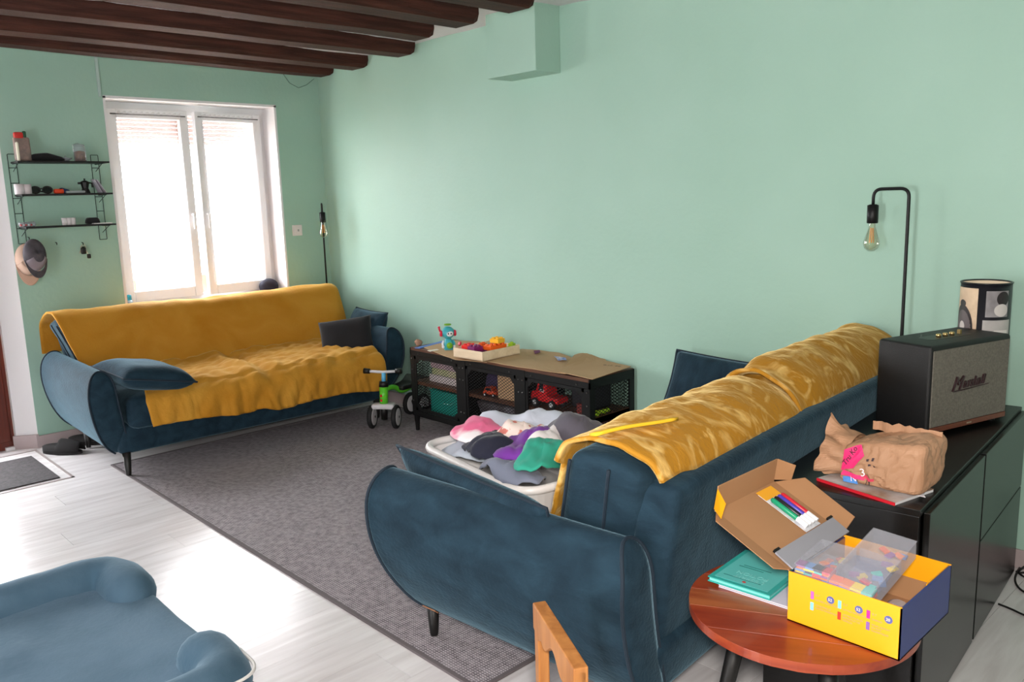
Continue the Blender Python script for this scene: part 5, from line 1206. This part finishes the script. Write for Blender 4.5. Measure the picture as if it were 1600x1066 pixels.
# bottom board
sw_ = empty('sweets_bag', sh_(42, 2)); tag(sw_, 'small clear bag with red and white bits at the left of the bottom shelf', 'bag')
obj('film', rbox(.05, .09, .026, .012, (3, 5, 2), lambda x, y, z: (x, y, (z+.013)*(1+.3*nz(x*40, y*40, 0)))), M_clear, sw_, smooth=True)
for i in range(5):
    o = obj('sweet', ball((0, 0, 0), .007, seg=8, rings=6), mat('sweet_%d' % (i % 2), ((206, 60, 60), (232, 226, 226))[i % 2], .5), smooth=True); o.location = Vector(sh_(42, 2))+Vector((.01*math.sin(i*3), -.032+.014*i, .010)); tag(o, ('red sweet inside the small clear bag on the bottom shelf', 'white sweet inside the small clear bag on the bottom shelf')[i % 2], 'sweet', 'sweets in the clear bag')
for u, lab in ((101, 'leftmost white cup on the bottom shelf'), (108.5, 'middle white cup on the bottom shelf'), (114.5, 'rightmost white cup on the bottom shelf')):
    o = obj('small_cup', lathe([(.012, 0), (.014, .003), (.0165, .044), (.015, .044), (.0125, .006), (.001, .005)], 16, cap=False), mat('cup_white', (226, 220, 222), .35), smooth=True); o.location = sh_(u, 2); tag(o, lab, 'cup', 'small white cups on the bottom shelf')
o = obj('camera_pouch', rbox(.06, .075, .04, .014, (3, 4, 2), lambda x, y, z: (x, y*(1-.15*z/.02), z+.0205)), M_blackcloth, smooth=True); o.location = sh_(145, 2); tag(o, 'small black pouch at the right of the bottom shelf', 'pouch')
simple('notepad', 'thin white notepad at the right end of the bottom shelf', 'notepad', box(-.03, .03, -.05, .06, 0, .006), mat('notepad_white', (222, 218, 216), .6), (.13, sh_(158, 2, .13)[1], ZS[2]+.0065))

# caps and keys on hooks
def hook(u, v, lab):
    p = px(u, v, 0, .0); e = obj('wall_hook', tube([(0, 0, .012), (.02, 0, .012), (.026, 0, -.002), (.03, 0, .01)], .0025, 6), M_wire); e.location = (0, p.y, p.z); tag(e, lab, 'hook', 'small hooks under the shelf'); return p
def cap_hat(lab, p, cols, rz, brim, off):
    e = empty('cap', (off, p.y, p.z)); e.scale = (.8, .8, .95); tag(e, lab, 'cap', 'caps hanging under the shelf')
    e.rotation_euler = (0, 0, rz)
    # hangs flat against the wall: crown dome bulging to +x, peak hanging down
    def cr(u, v):
        t = 2*math.pi*u; r = math.sin(v*math.pi/2); h = math.cos(v*math.pi/2)
        return (.012+.075*h*(1-.3*max(0, math.sin(t))), .082*r*math.cos(t), -.095+.10*r*math.sin(t)+.01*h)
    V, F = grid(cr, 28, 8); obj('crown', (V, F), cols[0], e, smooth=True, solid=.003)
    def fp(u, v):
        t = math.radians(200+140*u); r = .35+.62*v; h = math.cos(r*math.pi/2*.98)
        return (.0155+.075*h*1.02, .082*math.sin(r*math.pi/2)*math.cos(t)*1.01, -.095+.10*math.sin(r*math.pi/2)*math.sin(t)+.01*h)
    pn = obj('front_panel', grid(fp, 16, 6), cols[1], e, smooth=True, solid=.002)
    if len(cols) > 3: obj('badge', move(box(-.001, .001, -.014, .014, -.012, .012), (.072, .004, -.135), ry=math.radians(38)), cols[3], pn)
    def bf_(u, v):
        t = math.radians(195+150*u); s = v
        return (.02+.03*math.sin(math.pi*u)*(1-.6*s)+.012*s, (.08+.006*s)*math.cos(t), -.098+.098*math.sin(t)-brim*s*math.sin(math.pi*u)**.7)
    obj('peak', grid(bf_, 18, 5), cols[2], e, smooth=True, solid=.003)
    return e
hp = hook(44, 374, 'hook holding the two caps')
Mtan = mat('cap_tan', (196, 160, 140), .9); Mtan2 = mat('cap_tan_light', (206, 176, 158), .9); Mdk = mat('cap_charcoal', (66, 62, 68), .9, col2=(88, 82, 88), scale=18); Mgr = mat('cap_grey', (132, 122, 130), .9)
cap_hat('tan cap hanging behind the charcoal one on the hook', Vector((0, hp.y-.02, hp.z-.03)), (Mtan2, Mtan2, Mtan), math.radians(-8), .065, .004)
cap_hat('charcoal and grey cap with badge hanging in front of the tan cap', Vector((0, hp.y-.005, hp.z-.002)), (Mdk, Mgr, Mdk, mat('cap_badge', (60, 66, 66), .7)), math.radians(14), .045, .09)
hook(87, 382, 'empty little hook under the middle of the shelf')
kp = hook(128, 382, 'hook holding the keys')
kb = empty('key_bunch', (.024, kp.y, kp.z)); tag(kb, 'bunch of keys with black fob hanging under the shelf', 'keys')
obj('key_ring', tube([(0, .012*math.cos(t), -.012+.012*math.sin(t)) for t in [2*math.pi*i/16 for i in range(16)]], .0015, 6, closed=True), mat('key_steel', (190, 186, 170), .3, metal=.8), kb)
for i in range(3):
    a_ = math.radians(-25+22*i)
    obj('key', xf(join(box(-.001, .001, -.004, .004, -.06, -.02), box(-.001, .001, -.010, .010, -.03, -.012)), Matrix.Rotation(a_, 4, 'X')), MATS['key_steel'], kb)
obj('fob', move(rbox(.012, .03, .04, .006, (1, 2, 2)), (.008, -.004, -.04)), M_blackleg, kb, smooth=True)
obj('fob', move(rbox(.014, .022, .028, .006, (1, 2, 2)), (.008, .024, -.075)), mat('fob_brown', (44, 36, 32), .7), kb, smooth=True)
obj('strap', tube([(.004, .0, -.02), (.006, .012, -.045), (.006, .022, -.062)], .003, 6), mat('strap_cream', (214, 206, 186), .7), kb)

# ------------------------------------------------------------------ switch, sill objects, wires
p = px(464, 360, 0, .0)
swt = empty('light_switch', (0, p.y, p.z)); tag(swt, 'white light switch plate between the window and the corner', 'light switch')
obj('plate', box(0, .009, -.04, .04, -.04, .04), mat('switch_white', (222, 216, 216), .4), swt, bevel=.003); r_ = obj('rocker', box(.009, .013, -.026, .026, -.026, .026), MATS['switch_white'], swt, bevel=.002)
obj('mark', box(.013, .0136, -.002, .012, -.008, .008), mat('switch_mark', (150, 150, 150), .5), r_)
b_ = px(203, 486, 0, -.12); bo_ = empty('bottle', (-.12, b_.y, WZ0+.0045)); tag(bo_, 'clear bottle with teal cap on the window sill, left', 'bottle')
obj('body', lathe([(.024, 0), (.026, .004), (.026, .055), (.018, .068)], 18), mat('bottle_pale', (186, 206, 214), .2, trans=.3), bo_, smooth=True); obj('cap', lathe([(.019, .066), (.019, .098), (.015, .102)], 16), mat('cap_teal', (28, 128, 142), .4), bo_, smooth=True)
b_ = px(421, 460, 0, -.1)
o = obj('round_cushion', ball((0, 0, .062), .075, (.8, 1, .82), 20, 12), mat('dark_felt', (34, 34, 48), .9), smooth=True); o.location = (-.1, b_.y, WZ0+.005); tag(o, 'dark blue round felt ball on the window sill, right', 'ball')
cw = obj('loose_wire', tube([(.006, px(440, 120, 0, 0).y, 2.41), (.006, px(452, 131, 0, 0).y, 2.335), (.006, px(466, 138, 0, 0).y, 2.305), (.006, px(478, 133, 0, 0).y, 2.33), (.006, px(490, 121, 0, 0).y, 2.38)], .0018, 5), mat('wire_grey', (70, 96, 90), .6)); tag(cw, 'thin loose wire sagging high on the wall near the corner', 'wire')
# cables on the floor right of the sideboard
M_cable = mat('cable_black', (14, 14, 15), .45)
def spl(P, n=10):
    out = []
    for i in range(len(P)-1):
        p0 = P[max(0, i-1)]; p1 = P[i]; p2 = P[i+1]; p3 = P[min(len(P)-1, i+2)]
        for k in range(n):
            t = k/n; out.append(tuple(.5*((2*p1[j])+(-p0[j]+p2[j])*t+(2*p0[j]-5*p1[j]+4*p2[j]-p3[j])*t*t+(-p0[j]+3*p1[j]-3*p2[j]+p3[j])*t**3) for j in range(3)))
    out.append(tuple(P[-1])); return out
g = lambda u, v, z=.0045: tuple(pz(u, v, z))
def cable(lab, pts): 
    o = obj('power_cable', tube(spl(pts), .004, 6), M_cable, smooth=True); tag(o, lab, 'cable', 'black cables beside the sideboard')
cable('black cable leaving under the front of the sideboard', [g(1560, 944), g(1580, 952), g(1602, 962), g(1640, 975), g(1700, 960)])
cable('black cable looping on the floor at the far end of the sideboard', [g(1588, 893), g(1606, 903), g(1630, 893), g(1622, 876), g(1600, 880), g(1586, 905), g(1600, 925), g(1640, 935)])
a_ = px(1594, 836, 1, -.03); b_ = px(1599, 862, 1, -.05)
cable('black cable hanging down the wall beside the sideboard', [(4.93, -.018, .30), (4.945, -.02, .22), (4.94, -.03, .10), g(1592, 893, .012), g(1615, 893)])
